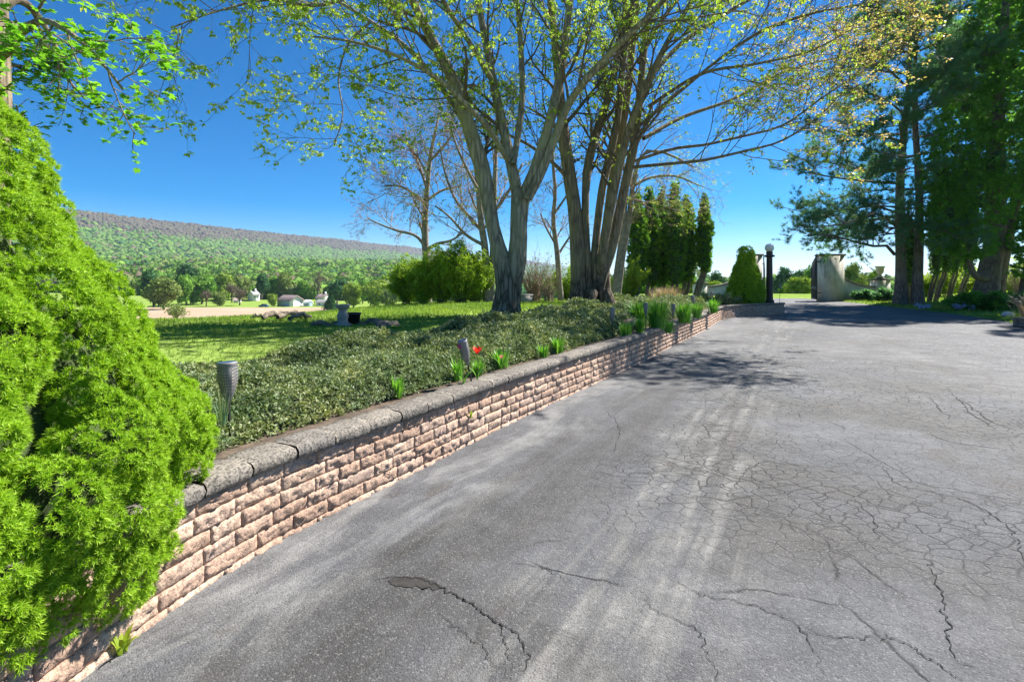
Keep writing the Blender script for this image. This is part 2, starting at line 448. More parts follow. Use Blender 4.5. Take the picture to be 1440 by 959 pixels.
def asphalt():
    m, t, b = nt('asphalt')
    tc = t.nodes.new('ShaderNodeTexCoord'); ob = tc.outputs['Object']
    rot = t.nodes.new('ShaderNodeMapping'); rot.inputs['Rotation'].default_value = (0, 0, math.radians(30)); ln(t, ob, rot.inputs[0])
    uv = rot.outputs[0]                                # x = across the drive, y = along it
    sep = t.nodes.new('ShaderNodeSeparateXYZ'); ln(t, uv, sep.inputs[0]); u, v = sep.outputs[0], sep.outputs[1]
    def mapped(s, src=uv):
        q = t.nodes.new('ShaderNodeMapping'); q.inputs['Scale'].default_value = s; ln(t, src, q.inputs[0]); return q.outputs[0]
    warp = noise(t, ob, .7, 3)
    uw = math_(t, 'ADD', u, math_(t, 'MULTIPLY', math_(t, 'SUBTRACT', warp, .5), 1.1))
    big = noise(t, ob, .45, 5, .6)
    c = ramp(t, big, [(.28, (.056, .057, .061)), (.72, (.110, .110, .114))])
    # streaks worn along the drive
    st = noise(t, mapped((3.2, .22, 1)), 1.0, 5, .62, .25)
    st2 = noise(t, mapped((7.0, .35, 1)), 1.0, 4, .6, .2)
    def band(lo, hi, s):
        a = math_(t, 'SMOOTHSTEP', lo - s, lo + s, uw) if False else None
        n1 = t.nodes.new('ShaderNodeMapRange'); n1.interpolation_type = 'SMOOTHSTEP'; ln(t, uw, n1.inputs[0]); n1.inputs[1].default_value = lo - s; n1.inputs[2].default_value = lo + s
        n2 = t.nodes.new('ShaderNodeMapRange'); n2.interpolation_type = 'SMOOTHSTEP'; ln(t, uw, n2.inputs[0]); n2.inputs[1].default_value = hi - s; n2.inputs[2].default_value = hi + s
        return math_(t, 'MULTIPLY', n1.outputs[0], math_(t, 'SUBTRACT', 1.0, n2.outputs[0]))
    dark = math_(t, 'MULTIPLY', band(-2.05, -1.3, .22), ramp(t, st, [(.35, 0.0), (.6, .8)]))
    c = mix(t, c, (.040, .037, .033), dark)
    dark2 = math_(t, 'MULTIPLY', band(-1.2, 2.6, .8), ramp(t, noise(t, ob, .8, 4), [(.42, 0.0), (.58, .8)]))
    c = mix(t, c, (.058, .054, .048), dark2)
    pale = math_(t, 'MULTIPLY', math_(t, 'MULTIPLY', band(-1.15, -.35, .16), ramp(t, st2, [(.42, 0.0), (.64, .75)])), ramp(t, noise(t, ob, 1.9, 7, .7), [(.38, .12), (.58, 1.0)]))
    c = mix(t, c, (.24, .23, .205), pale)
    pale2 = math_(t, 'MULTIPLY', band(-4.2, -1.9, .3), ramp(t, noise(t, mapped((1.8, .5, 1)), 1.0, 6, .7, .8), [(.47, 0.0), (.62, .85)]))
    c = mix(t, c, (.19, .186, .178), pale2)
    # dusty light patches farther up
    far = t.nodes.new('ShaderNodeMapRange'); far.interpolation_type = 'SMOOTHSTEP'; ln(t, v, far.inputs[0]); far.inputs[1].default_value = 4; far.inputs[2].default_value = 13
    pale3 = math_(t, 'MULTIPLY', far.outputs[0], ramp(t, noise(t, mapped((.5, .35, 1)), 1.0, 6, .62, .6), [(.36, .1), (.66, .75)]))
    c = mix(t, c, (.150, .146, .141), pale3)
    mot = noise(t, ob, 2.6, 9, .74)
    c = mix(t, c, ramp(t, mot, [(.3, .62), (.5, .98), (.7, 1.42)]), 1.0, 'MULTIPLY')
    stain = ramp(t, noise(t, mapped((1.1, .6, 1)), 1.0, 7, .7, 1.2), [(.58, 0.0), (.66, .6)])
    c = mix(t, c, (.058, .05, .042), stain)
    # alligator cracks
    wob = noise(t, ob, 3.0, 3)
    cv = mix(t, ob, wob, .12)
    def cracks(scale, width, src, strength):
        vo = t.nodes.new('ShaderNodeTexVoronoi'); vo.feature = 'DISTANCE_TO_EDGE'; vo.inputs['Scale'].default_value = scale; ln(t, src, vo.inputs['Vector'])
        return ramp(t, vo.outputs['Distance'], [(0.0, strength), (width, 0.0)])
    cvs = mapped((.85, 1.15, 1), cv)
    zone = noise(t, ob, .33, 3)
    vz = t.nodes.new('ShaderNodeMapRange'); vz.interpolation_type = 'SMOOTHSTEP'; ln(t, v, vz.inputs[0]); vz.inputs[1].default_value = 2.4; vz.inputs[2].default_value = 4.2
    uz = t.nodes.new('ShaderNodeMapRange'); uz.interpolation_type = 'SMOOTHSTEP'; ln(t, uw, uz.inputs[0]); uz.inputs[1].default_value = -1.7; uz.inputs[2].default_value = -1.0
    zz = math_(t, 'MULTIPLY', math_(t, 'MULTIPLY', ramp(t, zone, [(.36, .45), (.52, 1.0)]), uz.outputs[0]), math_(t, 'ADD', math_(t, 'MULTIPLY', vz.outputs[0], .85), .15))
    fine = math_(t, 'MULTIPLY', math_(t, 'MULTIPLY', cracks(10.5, .072, cvs, 1.0), zz), ramp(t, noise(t, ob, 5.5, 4, .7), [(.36, .4), (.52, 1.0)]))
    wob2 = t.nodes.new('ShaderNodeTexNoise'); wob2.inputs['Scale'].default_value = 1.6; wob2.inputs['Detail'].default_value = 4; ln(t, ob, wob2.inputs['Vector'])
    cv2 = mix(t, ob, wob2.outputs[1], .3)
    brk = ramp(t, noise(t, ob, 1.1, 3), [(.46, 0.0), (.56, 1.0)])
    coarse = math_(t, 'MULTIPLY', math_(t, 'MULTIPLY', cracks(1.5, .016, cv2, 1.0), brk), uz.outputs[0])
    crk = math_(t, 'MAXIMUM', fine, coarse)
    c = mix(t, c, (.012, .011, .010), math_(t, 'MULTIPLY', crk, .85))
    # aggregate
    va = t.nodes.new('ShaderNodeTexVoronoi'); va.inputs['Scale'].default_value = 150; ln(t, ob, va.inputs['Vector'])
    sepc = t.nodes.new('ShaderNodeSeparateColor'); ln(t, va.outputs['Color'], sepc.inputs[0])
    c = mix(t, c, (.26, .25, .235), ramp(t, sepc.outputs[0], [(.80, 0.0), (.97, .36)]))
    c = mix(t, c, (.016, .016, .018), ramp(t, sepc.outputs[1], [(.72, 0.0), (.95, .42)]))
    gr = noise(t, ob, 60, 4, .7)
    c = mix(t, c, (.5, .5, .5), math_(t, 'MULTIPLY', math_(t, 'SUBTRACT', gr, .5), 0.0), 'OVERLAY')
    ln(t, c, b.inputs['Base Color'])
    b.inputs['Roughness'].default_value = .82; b.inputs['Specular IOR Level'].default_value = .35
    h = math_(t, 'SUBTRACT', math_(t, 'ADD', math_(t, 'MULTIPLY', va.outputs['Distance'], -.5), math_(t, 'MULTIPLY', gr, .7)), math_(t, 'MULTIPLY', crk, 1.4))
    bump(t, b, h, .7, .008)
    return m
M['asphalt'] = asphalt()
M['crack'] = plain('crack', (.014, .013, .012), .95, bs=.3)
M['patch'] = plain('patch', (.032, .029, .026), .95, var=.35, s=30, bs=.5)

# ---------------------------------------------------------------- paths of the wall and the drive edge
WALL = np.array([(-2.6, -15), (-2.15, -4), (-1.85, -.5), (-1.68, 1.2), (-1.56, 2.02), (-1.51, 2.24), (-1.44, 2.5), (-1.33, 2.81), (-1.12, 3.21), (-.65, 4.05), (-.1, 5.09),
                 (1.0, 6.95), (2.34, 9.2), (3.97, 12.1), (5.8, 15.3), (7.3, 18.2), (8.1, 19.55), (8.9, 20.4), (9.9, 21.1), (11.9, 22.35)])
WEND = np.array([(12.15, 22.75), (12.6, 24.2), (16.7, 36.0), (18.0, 41.0), (10, 43.5), (-10, 60.0)])
RAISE = np.vstack([WALL, WEND])
REDGE = np.array([(30, 43.0), (23.4, 39.5), (22.9, 36.2), (20.8, 28.2), (19.2, 22.7), (17.4, 18.4), (16.2, 16.4), (15.6, 14.5), (15.4, 8), (15.4, -15)])
CREST = np.array([(-60, 2), (-14, 9.6), (-7.5, 12.0), (-5.0, 15.5), (-4.0, 23.5), (0, 29), (8, 40), (16, 50), (26, 54), (60, 50), (200, 60)])

def sdist(x, y, path):
    """signed distance, positive on the left of the path"""
    x = np.asarray(x, float); y = np.asarray(y, float)
    best = np.full(x.shape, 1e18); sg = np.ones(x.shape)
    for (ax, ay), (bx, by) in zip(path[:-1], path[1:]):
        dx, dy = bx - ax, by - ay; L2 = dx * dx + dy * dy
        t = np.clip(((x - ax) * dx + (y - ay) * dy) / L2, 0, 1)
        qx, qy = ax + t * dx, ay + t * dy
        d2 = (x - qx) ** 2 + (y - qy) ** 2
        s = np.sign(dx * (y - ay) - dy * (x - ax))
        m = d2 < best - 1e-12
        best = np.where(m, d2, best); sg = np.where(m, s, sg)
    return np.sqrt(best) * np.where(sg == 0, 1, sg)
def sstep(a, b, x):
    t = np.clip((x - a) / (b - a), 0, 1); return t * t * (3 - 2 * t)
RA = np.array([-1795., 2190.]); RD = np.array([.355, .935]); RN = np.array([.935, -.355])
def ground(x, y, cut=True):
    x = np.asarray(x, float); y = np.asarray(y, float)
    sl = sdist(x, y, RAISE); sr = sdist(x, y, REDGE)
    c = sdist(x, y, CREST)
    hl = .46 + .03 * fbm(x, y, 3, 3, .5) + .12 * sstep(2.5, 6, sl) * sstep(3, -3, c) - .25 * sstep(14, 32, y) * sstep(20, 0, x)
    hl = hl - .07 * sstep(2.4, 1.9, sl) * (y < 23)
    hr = .07 + .1 * sstep(.5, 6, sr) + .02 * fbm(x, y, 4, 3, .8)
    soft = np.where(x > 12, .06, .13)
    dr = np.maximum(c, 0); dr = dr * dr / (dr + 1.6)
    drop = np.minimum(soft * dr, 40)
    side = sstep(0.0, .28, sl)
    sider = sstep(0.0, .5, sr)
    h = -.12 + (hl + .12) * side
    h = np.where(sl > .3, hl, h)
    h = np.where((sr > 0) & (sl <= 0.3), -.12 + (hr + .12) * sider, h)
    low = -12.0 + .6 * fbm(x, y, 9, 3, .01) + np.maximum(np.hypot(x, y) - 330, 0) * .05 * sstep(60, -160, x)
    h = np.where(c > 0, np.maximum(np.where(h > 0, h, .1) - drop, low), h)
    return h

# ground sheet, one mesh to the horizon
def axis(lo, hi, st, far, n):
    a = np.arange(lo, hi + 1e-6, st); g = np.geomspace(st, far, n).cumsum() if False else None
    e = np.geomspace(1, far, n)
    e = (e - 1) / (e[-1] - 1)
    step = st * np.geomspace(1, far / st / 8, n)
    up = hi + step.cumsum(); dn = lo - step.cumsum()
    return np.concatenate([dn[::-1], a, up])
gx = axis(-15, 30, .28, 7000, 46); gy = axis(-4, 46, .28, 7500, 46)
gy = gy[gy > -60]
XX, YY = np.meshgrid(gx, gy)
ZZ = ground(XX, YY)
def grid_faces(nx, ny):
    i = np.arange(ny - 1)[:, None] * nx; j = np.arange(nx - 1)[None]
    return np.stack([i + j, i + j + 1, i + nx + j + 1, i + nx + j], -1).reshape(-1, 4)
mb = MB(); mb.add(np.stack([XX, YY, ZZ], -1), grid_faces(len(gx), len(gy)))
tag(mb.build('ground', M['lawn'], smooth=True), kind='structure')

# ploughed field and pasture strip, draped sheets in the valley
def drape(name, poly_px, z, mat, n=26):
    """quad patch between four corners given as (pixel, pixel) on the valley floor"""
    c = [G(px, py, -12)[:2] for px, py in poly_px]
    s, t = np.meshgrid(np.linspace(0, 1, n), np.linspace(0, 1, n)); s = s[..., None]; t = t[..., None]
    Q = (c[0] * (1 - s) + c[1] * s) * (1 - t) + (c[3] * (1 - s) + c[2] * s) * t
    h = ground(Q[..., 0], Q[..., 1]) + z
    m = MB(); m.add(np.dstack([Q, h]), grid_faces(n, n)); return tag(m.build(name, mat, smooth=True), kind='structure')
drape('field', [(150, 466), (445, 466), (470, 433), (190, 433.5)], .25, M['field'])

# mountain
def mtn(w, s):
    q = np.clip(w / 1500, 0, 1)
    h = 292 * (1 - q) ** 1.35 * (1 + .045 * fbm(s, w, 5, 4, .004)) + 7 * fbm(s, w, 6, 4, .009)
    h = np.where(w < 0, 292 - (w / 500.) ** 2 * 60 + 4 * fbm(s, w, 6, 4, .009), h)
    return -6 + h + 3.5 * fbm(s, s * 0, 8, 4, .006)
ss = np.linspace(-3200, 7600, 260); ww = np.linspace(-700, 1560, 70)
S2, W2 = np.meshgrid(ss, ww)
MX = RA[0] + RD[0] * S2 + RN[0] * W2; MY = RA[1] + RD[1] * S2 + RN[1] * W2
mb = MB(); mb.add(np.stack([MX, MY, mtn(W2, S2)], -1), grid_faces(len(ss), len(ww)))
tag(mb.build('mountain', M['forest_floor'], smooth=True), kind='structure')

# driveway: one flat sheet plus the long cracks in it
def offset(path, d):
    p = np.asarray(path, float); t = np.gradient(p, axis=0); t = norm(t)
    return p + np.stack([-t[:, 1], t[:, 0]], -1) * d
lp = offset(WALL, .1); rp = offset(REDGE, .7)
poly = np.vstack([lp, [(12.1, 22.6), (12.5, 24.2), (16.4, 36.0), (17.2, 42)], [(24, 42.5), (24, 40)], rp[2:]])
mb = MB()
V3 = np.column_stack([poly, np.zeros(len(poly))])
mb.add(V3, [list(range(len(poly)))][::1])
def crack(mb, pts_px, w, mi=1):
    pts = np.array([G(a, b) for a, b in pts_px]); c = spline(pts, max(10, len(pts) * 14))
    jj = rng.normal(0, .012, (len(c), 2)); jj[1:-1] = (jj[:-2] + 2 * jj[1:-1] + jj[2:]) / 4; c[:, :2] += jj * (1 if w < .005 else 1.6)
    t = norm(np.gradient(c, axis=0)); nrm = np.stack([-t[:, 1], t[:, 0], t[:, 2] * 0], -1)
    ww_ = w * U(.35, 1.2, len(c)) * np.sin(np.linspace(.12, math.pi - .08, len(c))) ** .5
    V = np.stack([c + nrm * ww_[:, None], c - nrm * ww_[:, None]], 1).reshape(-1, 3); V[:, 2] = .004
    i = np.arange(len(c) - 1) * 2
    mb.add(V, np.stack([i, i + 1, i + 3, i + 2], -1), mi)
for pts, w in (([(528, 815), (560, 811), (600, 817), (632, 832), (662, 848), (690, 868), (716, 886), (738, 905), (742, 940)], .008),
               ([(690, 868), (705, 880), (712, 905), (724, 938)], .004), ([(618, 860), (640, 882), (672, 905), (690, 930), (720, 955)], .004),
               ([(940, 812), (985, 835), (1040, 846), (1090, 862), (1130, 890), (1160, 950)], .005), ([(900, 842), (950, 872), (985, 890), (1010, 958)], .004),
               ([(1240, 655), (1262, 680), (1300, 690), (1345, 700), (1375, 712), (1425, 750), (1440, 795)], .007), ([(1300, 780), (1318, 820), (1330, 870), (1345, 925), (1400, 950)], .007),
               ([(1200, 700), (1225, 725), (1238, 760)], .006), ([(1290, 605), (1340, 622), (1395, 630), (1440, 640)], .009), ([(1240, 890), (1290, 915), (1350, 955)], .006),
               ([(1030, 690), (1060, 655), (1100, 650), (1170, 662), (1230, 668)], .006), ([(1130, 880), (1170, 895), (1260, 900)], .004),
               ([(1350, 560), (1390, 590), (1430, 606)], .014), ([(1330, 545), (1365, 580), (1400, 604)], .012), ([(1310, 560), (1335, 590)], .01),
               ([(720, 790), (765, 800), (800, 815)], .004), ([(850, 575), (870, 600), (862, 640)], .006)):
    crack(mb, pts, w * .5)
# crumbled hollow at the head of the long crack
c0 = np.array([G(a, b) for a, b in ((530, 816), (548, 808), (585, 808), (615, 815), (640, 828), (628, 834), (590, 830), (556, 828))])
c0 = spline(np.vstack([c0, c0[:1]]), 40)[:-1]; c0[:, 2] = .0025; c0[:, :2] = c0[:, :2].mean(0) + (c0[:, :2] - c0[:, :2].mean(0)) * .72 + rng.normal(0, .009, (len(c0), 2))
mb.add(c0, [list(range(len(c0)))], 2)
tag(mb.build('driveway', [M['asphalt'], M['crack'], M['patch']]), kind='structure')

# haze is added at the end of the structure
hz = MB(); box(hz, (0, 2000, 170), (13000, 13500, 400))
hm = bpy.data.materials.new('air'); hm.use_nodes = True
ht = hm.node_tree; ht.nodes.clear()
ho = ht.nodes.new('ShaderNodeOutputMaterial'); hv = ht.nodes.new('ShaderNodeVolumePrincipled')
hv.inputs['Color'].default_value = (.62, .76, 1.0, 1); hv.inputs['Density'].default_value = .00007; hv.inputs['Anisotropy'].default_value = .2
ln(ht, hv.outputs[0], ho.inputs['Volume'])
HAZE = True
if HAZE:
    ho_ = hz.build('haze', hm); tag(ho_, kind='stuff')

# ---------------------------------------------------------------- retaining wall
wpath = WALL[2:]
wl = np.concatenate([[0], np.cumsum(np.linalg.norm(np.diff(wpath, axis=0), axis=1))])
fine_s = np.linspace(0, wl[-1], 600)
fp = np.stack([np.interp(fine_s, wl, wpath[:, 0]), np.interp(fine_s, wl, wpath[:, 1])], -1)
for _ in range(10):
    fp[1:-1] = (fp[:-2] + 2 * fp[1:-1] + fp[2:]) / 4
ft = norm(np.gradient(fp, axis=0)); fn = np.stack([ft[:, 1], -ft[:, 0]], -1)       # fn points to the drive
LEN = wl[-1]
def wpt(s, out=0.0):
    s = np.asarray(s, float)
    b = [np.interp(s, fine_s, fp[:, i]) + out * np.interp(s, fine_s, fn[:, i]) for i in (0, 1)]
    return np.stack(b, -1)
wall_o = thing('retaining_wall', (0, 0, 0), 'long curving retaining wall of tan split blocks with grey cap stones along the driveway', 'wall')
def rough_block(mb, s0, s1, z0, z1, out, depth, nu, nv, amp, rnd, topmat=False):
    """one split-faced block: bulging rough front that rounds to its joints, with top, bottom and ends"""
    u = np.linspace(0, 1, nu + 1); v = np.linspace(0, 1, nv + 1)
    Uu, Vv = np.meshgrid(u, v)
    e = np.minimum(np.minimum(Uu, 1 - Uu) * (s1 - s0), np.minimum(Vv, 1 - Vv) * (z1 - z0))
    prof = np.sqrt(np.clip(e / rnd, 0, 1)) * .009
    q = rng.normal(0, amp, Uu.shape)
    q2 = np.repeat(np.repeat(rng.normal(0, amp * 1.5, (nv // 2 + 1, nu // 2 + 1)), 2, 0), 2, 1)[:nv + 1, :nu + 1]
    o = out + prof - .009 + (q + q2) * np.clip(e / rnd, .15, 1)
    s = s0 + (s1 - s0) * Uu + rng.normal(0, .0015, Uu.shape); z = z0 + (z1 - z0) * Vv + rng.normal(0, .0015, Uu.shape)
    XY = np.stack([np.interp(s, fine_s, fp[:, i]) + o * np.interp(s, fine_s, fn[:, i]) for i in (0, 1)], -1)
    front = np.dstack([XY, z]).reshape(-1, 3)
    nb = len(front); per = np.concatenate([np.arange(nu + 1), (nu + 1) * np.arange(1, nv + 1) + nu, (nu + 1) * nv + np.arange(nu - 1, -1, -1), (nu + 1) * np.arange(nv - 1, 0, -1)])
    bs = s.reshape(-1)[per]; bz = z.reshape(-1)[per]
    back = np.column_stack([wpt(bs, out - depth), bz])
    k = len(per); j = np.arange(k)
    base = mb.n
    mb.v.append(np.vstack([front, back])); mb.n += nb + k
    mb.f.append((grid_faces(nu + 1, nv + 1) + base, 0))
    mb.f.append((np.stack([per[(j + 1) % k], per[j], nb + j, nb + (j + 1) % k], -1) + base, 0))
bl = MB()
courses = [(-.07, .022), (.024, .101), (.103, .180), (.182, .259), (.261, .338), (.340, .418)]
for ci, (z0, z1) in enumerate(courses):
    s = -0.15 * (ci % 2) + .02
    while s < LEN:
        w = float(rng.choice([.18, .24, .24, .31])) * U(.96, 1.04)
        a, b_ = max(s, 0), min(s + w, LEN)
        if b_ - a > .05:
            mid = wpt((a + b_) / 2); dd = max(1.5, np.linalg.norm(mid))
            nu = 14 if dd < 4.5 else (8 if dd < 9 else 4); nv = 6 if dd < 4.5 else (4 if dd < 9 else 2)
            rough_block(bl, a + .002, b_ - .002, z0, z1, (5 - ci) * .005 - .008 + U(-.005, .005), .14, nu, nv, .0033, .017)
        s += w
# the square end of the return wall
end = wpt(LEN); tdir = ft[-1]
bl.build('block_courses', M['block'], wall_o)
cp = MB()
s = .05
while s < LEN:
    w = U(.27, .36); b_ = min(s + w, LEN + .03)
    mid = wpt(s); dd = np.linalg.norm(mid)
    nu = 12 if dd < 4.5 else (8 if dd < 9 else 4); nv = 6
    # cap: cross-section bulged at the front, flat-ish top
    us = np.linspace(s + .005, b_ - .005, nu + 1)
    ov = .026 + U(-.004, .004); top = .5 + U(-.004, .004)
    prof = np.array([(-.205, .422), (.0, .421), (ov - .008, .424), (ov, .437), (ov + .003, .458), (ov - .001, .482), (ov - .012, top - .004), (ov - .035, top), (-.07, top + .003), (-.14, top + .001), (-.205, top - .003), (-.21, top - .02)])
    ends = np.minimum(np.arange(nu + 1), nu - np.arange(nu + 1)) * (b_ - s) / nu
    rnd = np.clip(ends / .026, 0, 1) ** .5
    K = len(prof)
    o = prof[None, :, 0] - (1 - rnd)[:, None] * np.where(prof[None, :, 0] > 0, .014, .0) + rng.normal(0, .002, (nu + 1, K))
    z = prof[None, :, 1] - (1 - rnd)[:, None] * np.where(prof[None, :, 1] > .47, .014, 0) + rng.normal(0, .0022, (nu + 1, K))
    sx = np.repeat(us[:, None], K, 1)
    XY = np.stack([np.interp(sx, fine_s, fp[:, i]) + o * np.interp(sx, fine_s, fn[:, i]) for i in (0, 1)], -1)
    base = cp.n
    cp.add(np.dstack([XY, z]), grid_faces(K, nu + 1))
    cp.f.append((np.array([list(range(K))]) + base, 0)); cp.f.append((np.array([list(range(K))[::-1]]) + base + nu * K, 0))
    s += w
cp.build('coping', M['coping'], wall_o)

# planting bed: soil strip behind the wall
ns, nt_ = 150, 16
BW = lambda y: np.interp(y, [0, 3, 5, 8, 12, 16, 20, 23], [2.3, 2.3, 2.2, 2.5, 2.9, 3.0, 2.4, 1.6])      # bed width by depth
sg = np.linspace(.4, LEN - .3, ns); yb = wpt(sg)[:, 1]
TT, SG = np.meshgrid(np.linspace(0, 1, nt_), sg)
OUT = -.19 - TT * BW(yb)[:, None]
bx = np.interp(SG, fine_s, fp[:, 0]) + OUT * np.interp(SG, fine_s, fn[:, 0]); by = np.interp(SG, fine_s, fp[:, 1]) + OUT * np.interp(SG, fine_s, fn[:, 1])
bz = np.where(TT < .1, .462, ground(bx, by) + .06 - .09 * (TT > .96)) + .012 * fbm(bx, by, 12, 4, 7)
mb = MB(); mb.add(np.dstack([bx, by, bz]), grid_faces(nt_, ns))
tag(mb.build('soil', M['soil'], smooth=True), kind='structure')

# ---------------------------------------------------------------- templates
def diamond(L, W, fold=.12, k=None):
    return np.array([[0, 0, 0], [L * .45, W / 2, fold * W], [L, 0, 0], [L * .45, -W / 2, fold * W]]), np.array([[0, 1, 2, 3]])
def needles(n, L, w, spread):
    V, Fc = [], []
    for i in range(n):
        a = i * 2.399 + random.uniform(-.3, .3); e = math.radians(random.uniform(*spread))
        d = np.array([math.cos(a) * math.sin(e), math.sin(a) * math.sin(e), math.cos(e)]); p = norm(np.cross(d, [.3, .2, 1.0]))
        l = L * random.uniform(.75, 1.15); b = len(V); o = d * L * .05
        V += [o + p * w / 2, o - p * w / 2, d * l]; Fc.append([b, b + 1, b + 2])
    return np.array(V), np.array(Fc)
def cluster(n, L, W, droop, stalk=.02):
    V, Fc = [], []
    t, f = diamond(L, W)
    for i in range(n):
        a = i * 2 * math.pi / n + random.uniform(-.4, .4); e = math.radians(random.uniform(*droop)); r = random.uniform(-.8, .8)
        X = np.array([math.cos(a) * math.cos(e), math.sin(a) * math.cos(e), math.sin(e)]); Y = norm(np.cross([0, 0, 1], X)); Z = np.cross(X, Y)
        Y, Z = Y * math.cos(r) + Z * math.sin(r), Z * math.cos(r) - Y * math.sin(r)
        v = t * random.uniform(.7, 1.15); b = len(V)
        V += list((v[:, :1] * X + v[:, 1:2] * Y + v[:, 2:] * Z) + X * stalk); Fc.append(f[0] + b)
    return np.array(V), np.array(Fc)
def lobed(L):
    a = np.radians([0, 22, 38, 60, 78, 105, 140, 180, 220, 255, 282, 300, 322, 338])
    r = np.array([1, .55, .85, .42, .62, .34, .3, .12, .3, .34, .62, .42, .85, .55]) * L
    return np.stack([np.cos(a) * r + L * .1, np.sin(a) * r, -.12 * np.abs(np.sin(a) * r)], -1), np.array([list(range(14))])

def at_twigs(PT, per, t0=.3):
    n = len(PT); idx = np.repeat(np.arange(n), per); t = U(t0, 1, n * per)
    t[::per] = 1.0 if per else 1
    return along(PT, idx, np.minimum(t, .999))

seed(11)
# ---------------------------------------------------------------- near dwarf spruce and the one by the gate
def spruce_bush(name, label, c, prof, nlump, lr, nsprig, sL, per, keep=None, coremat='spruce_core', nn=13, nw=.0032, skirt=False):
    root = thing(name, c, label, 'bush')
    prof = np.array(prof, float)                        # (z, r) rows, z above the base
    zs = prof[:, 0]; area = np.interp(np.linspace(zs[0], zs[-1], 400), zs, prof[:, 1]); cdf = np.cumsum(area + .05); cdf /= cdf[-1]
    zl = np.interp(np.clip((np.arange(nlump) + U(.1, .9, nlump)) / nlump, 0, 1), cdf, np.linspace(zs[0], zs[-1], 400))
    al = np.arange(nlump) * 2.39996 + U(-.25, .25, nlump); rl = lr * U(.75, 1.35, nlump)
    rr = np.maximum(np.interp(zl, zs, prof[:, 1]) - rl * U(.72, .98, nlump), 0)
    LC = np.stack([rr * np.cos(al), rr * np.sin(al), zl], -1)
    if skirt:
        ea = np.radians(np.tile(np.linspace(-125, 50, 16), 4) + U(-4, 4, 64)); er = np.repeat([.60, .68, .76, .80], 16) + U(-.03, .03, 64); LC = np.vstack([LC, np.stack([np.cos(ea) * er, np.sin(ea) * er, np.repeat([.02, .16, .30, .46], 16)], -1)]); rl = np.concatenate([rl, U(.15, .22, 64)]); nlump += 64
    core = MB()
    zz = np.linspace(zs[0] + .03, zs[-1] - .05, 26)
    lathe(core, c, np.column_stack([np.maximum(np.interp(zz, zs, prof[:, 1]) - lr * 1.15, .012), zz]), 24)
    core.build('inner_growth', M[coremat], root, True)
    # tufts: small rounded heads of growth covering the lumps, dark gaps between them
    nt_f = int(nsprig / per)
    li = rng.choice(nlump, nt_f, p=rl ** 2 / (rl ** 2).sum()); D = norm(rng.normal(size=(nt_f, 3)))
    pos = LC[li] + D * (rl[li] * (U(.84, 1.03, nt_f) + .14 * fbm(D[:, 0] + 3.1 * li, D[:, 1] + D[:, 2] * 1.7, 51, 3, 3.5)))[:, None]
    inside = np.zeros(nt_f, int)
    for q in range(nlump):
        inside += (((pos - LC[q]) ** 2).sum(1) < (rl[q] * .84) ** 2)
    rad = np.linalg.norm(pos[:, :2], axis=1); lim = np.interp(pos[:, 2], zs, prof[:, 1])
    ok = (inside == 0) & (rad > lim - lr * 1.15)
    pos, D = pos[ok], D[ok]
    W = pos + np.asarray(c)
    if keep is not None:
        k = keep(W); pos, D, W = pos[k], D[k], W[k]
        fc = ((np.array([0, 0, H]) - W) * D).sum(1) > -.25 * np.linalg.norm(W, axis=1); k = fc | (rng.random(len(W)) < .12); pos, D, W = pos[k], D[k], W[k]
    D = norm(D + norm(np.column_stack([pos[:, :2], np.full(len(pos), .25)])) * .5 + np.array([0, 0, .3]) + rng.normal(0, .25, D.shape))
    idx = np.repeat(np.arange(len(W)), per)
    E = norm(D[idx] + rng.normal(0, .62, (len(idx), 3)))
    tr_ = sL * 1.25 * U(.7, 1.3, len(W))
    Nn = norm(E + D[idx] * .5); W = W[idx] + E * (tr_[idx] * U(.8, 1.05, len(idx)))[:, None]
    fo = MB()
    for q in range(4):
        tv, tf = needles(nn, sL, nw, (12, 82))
        s_ = slice(q, None, 4)
        scatter(fo, tv, tf, W[s_], frames(Nn[s_]), U(.7, 1.25, len(W[s_])))
    fo.build('foliage', M['spruce'], root)
    return root
PROF = [(-.1, .48), (.0, .56), (.12, .68), (.35, .93), (.6, 1.03), (.74, 1.04), (.92, .92), (1.12, .84), (1.3, .76), (1.42, .63), (1.6, .54), (1.75, .50), (2.0, .38), (2.2, .24), (2.4, .06), (2.45, .01)]
def keep_near(W):
    sl = sdist(W[:, 0], W[:, 1], WALL)
    return ~((W[:, 2] < .47) & (sl > -.02)) & (W[:, 1] > .8) & (W[:, 2] > .012)
spruce_bush('spruce_bush', 'large bright green dwarf spruce bulging over the near end of the block wall', (-2.42, 1.98, 0), PROF, 240, .17, 1500000, .0205, 14, keep_near, nn=9, nw=.0042, skirt=True)
gs = P(1050, 395, 22.8); 
spruce_bush('spruce_bush', 'small rounded green dwarf spruce beside the globe lamp post at the wall end', (gs[0], 22.9, .45), [(0, .55), (.3, .70), (.7, .65), (1.2, .50), (1.6, .36), (1.95, .2), (2.2, .03)], 46, .21, 26000, .085, 6, None, nn=8, nw=.02)

seed(12)
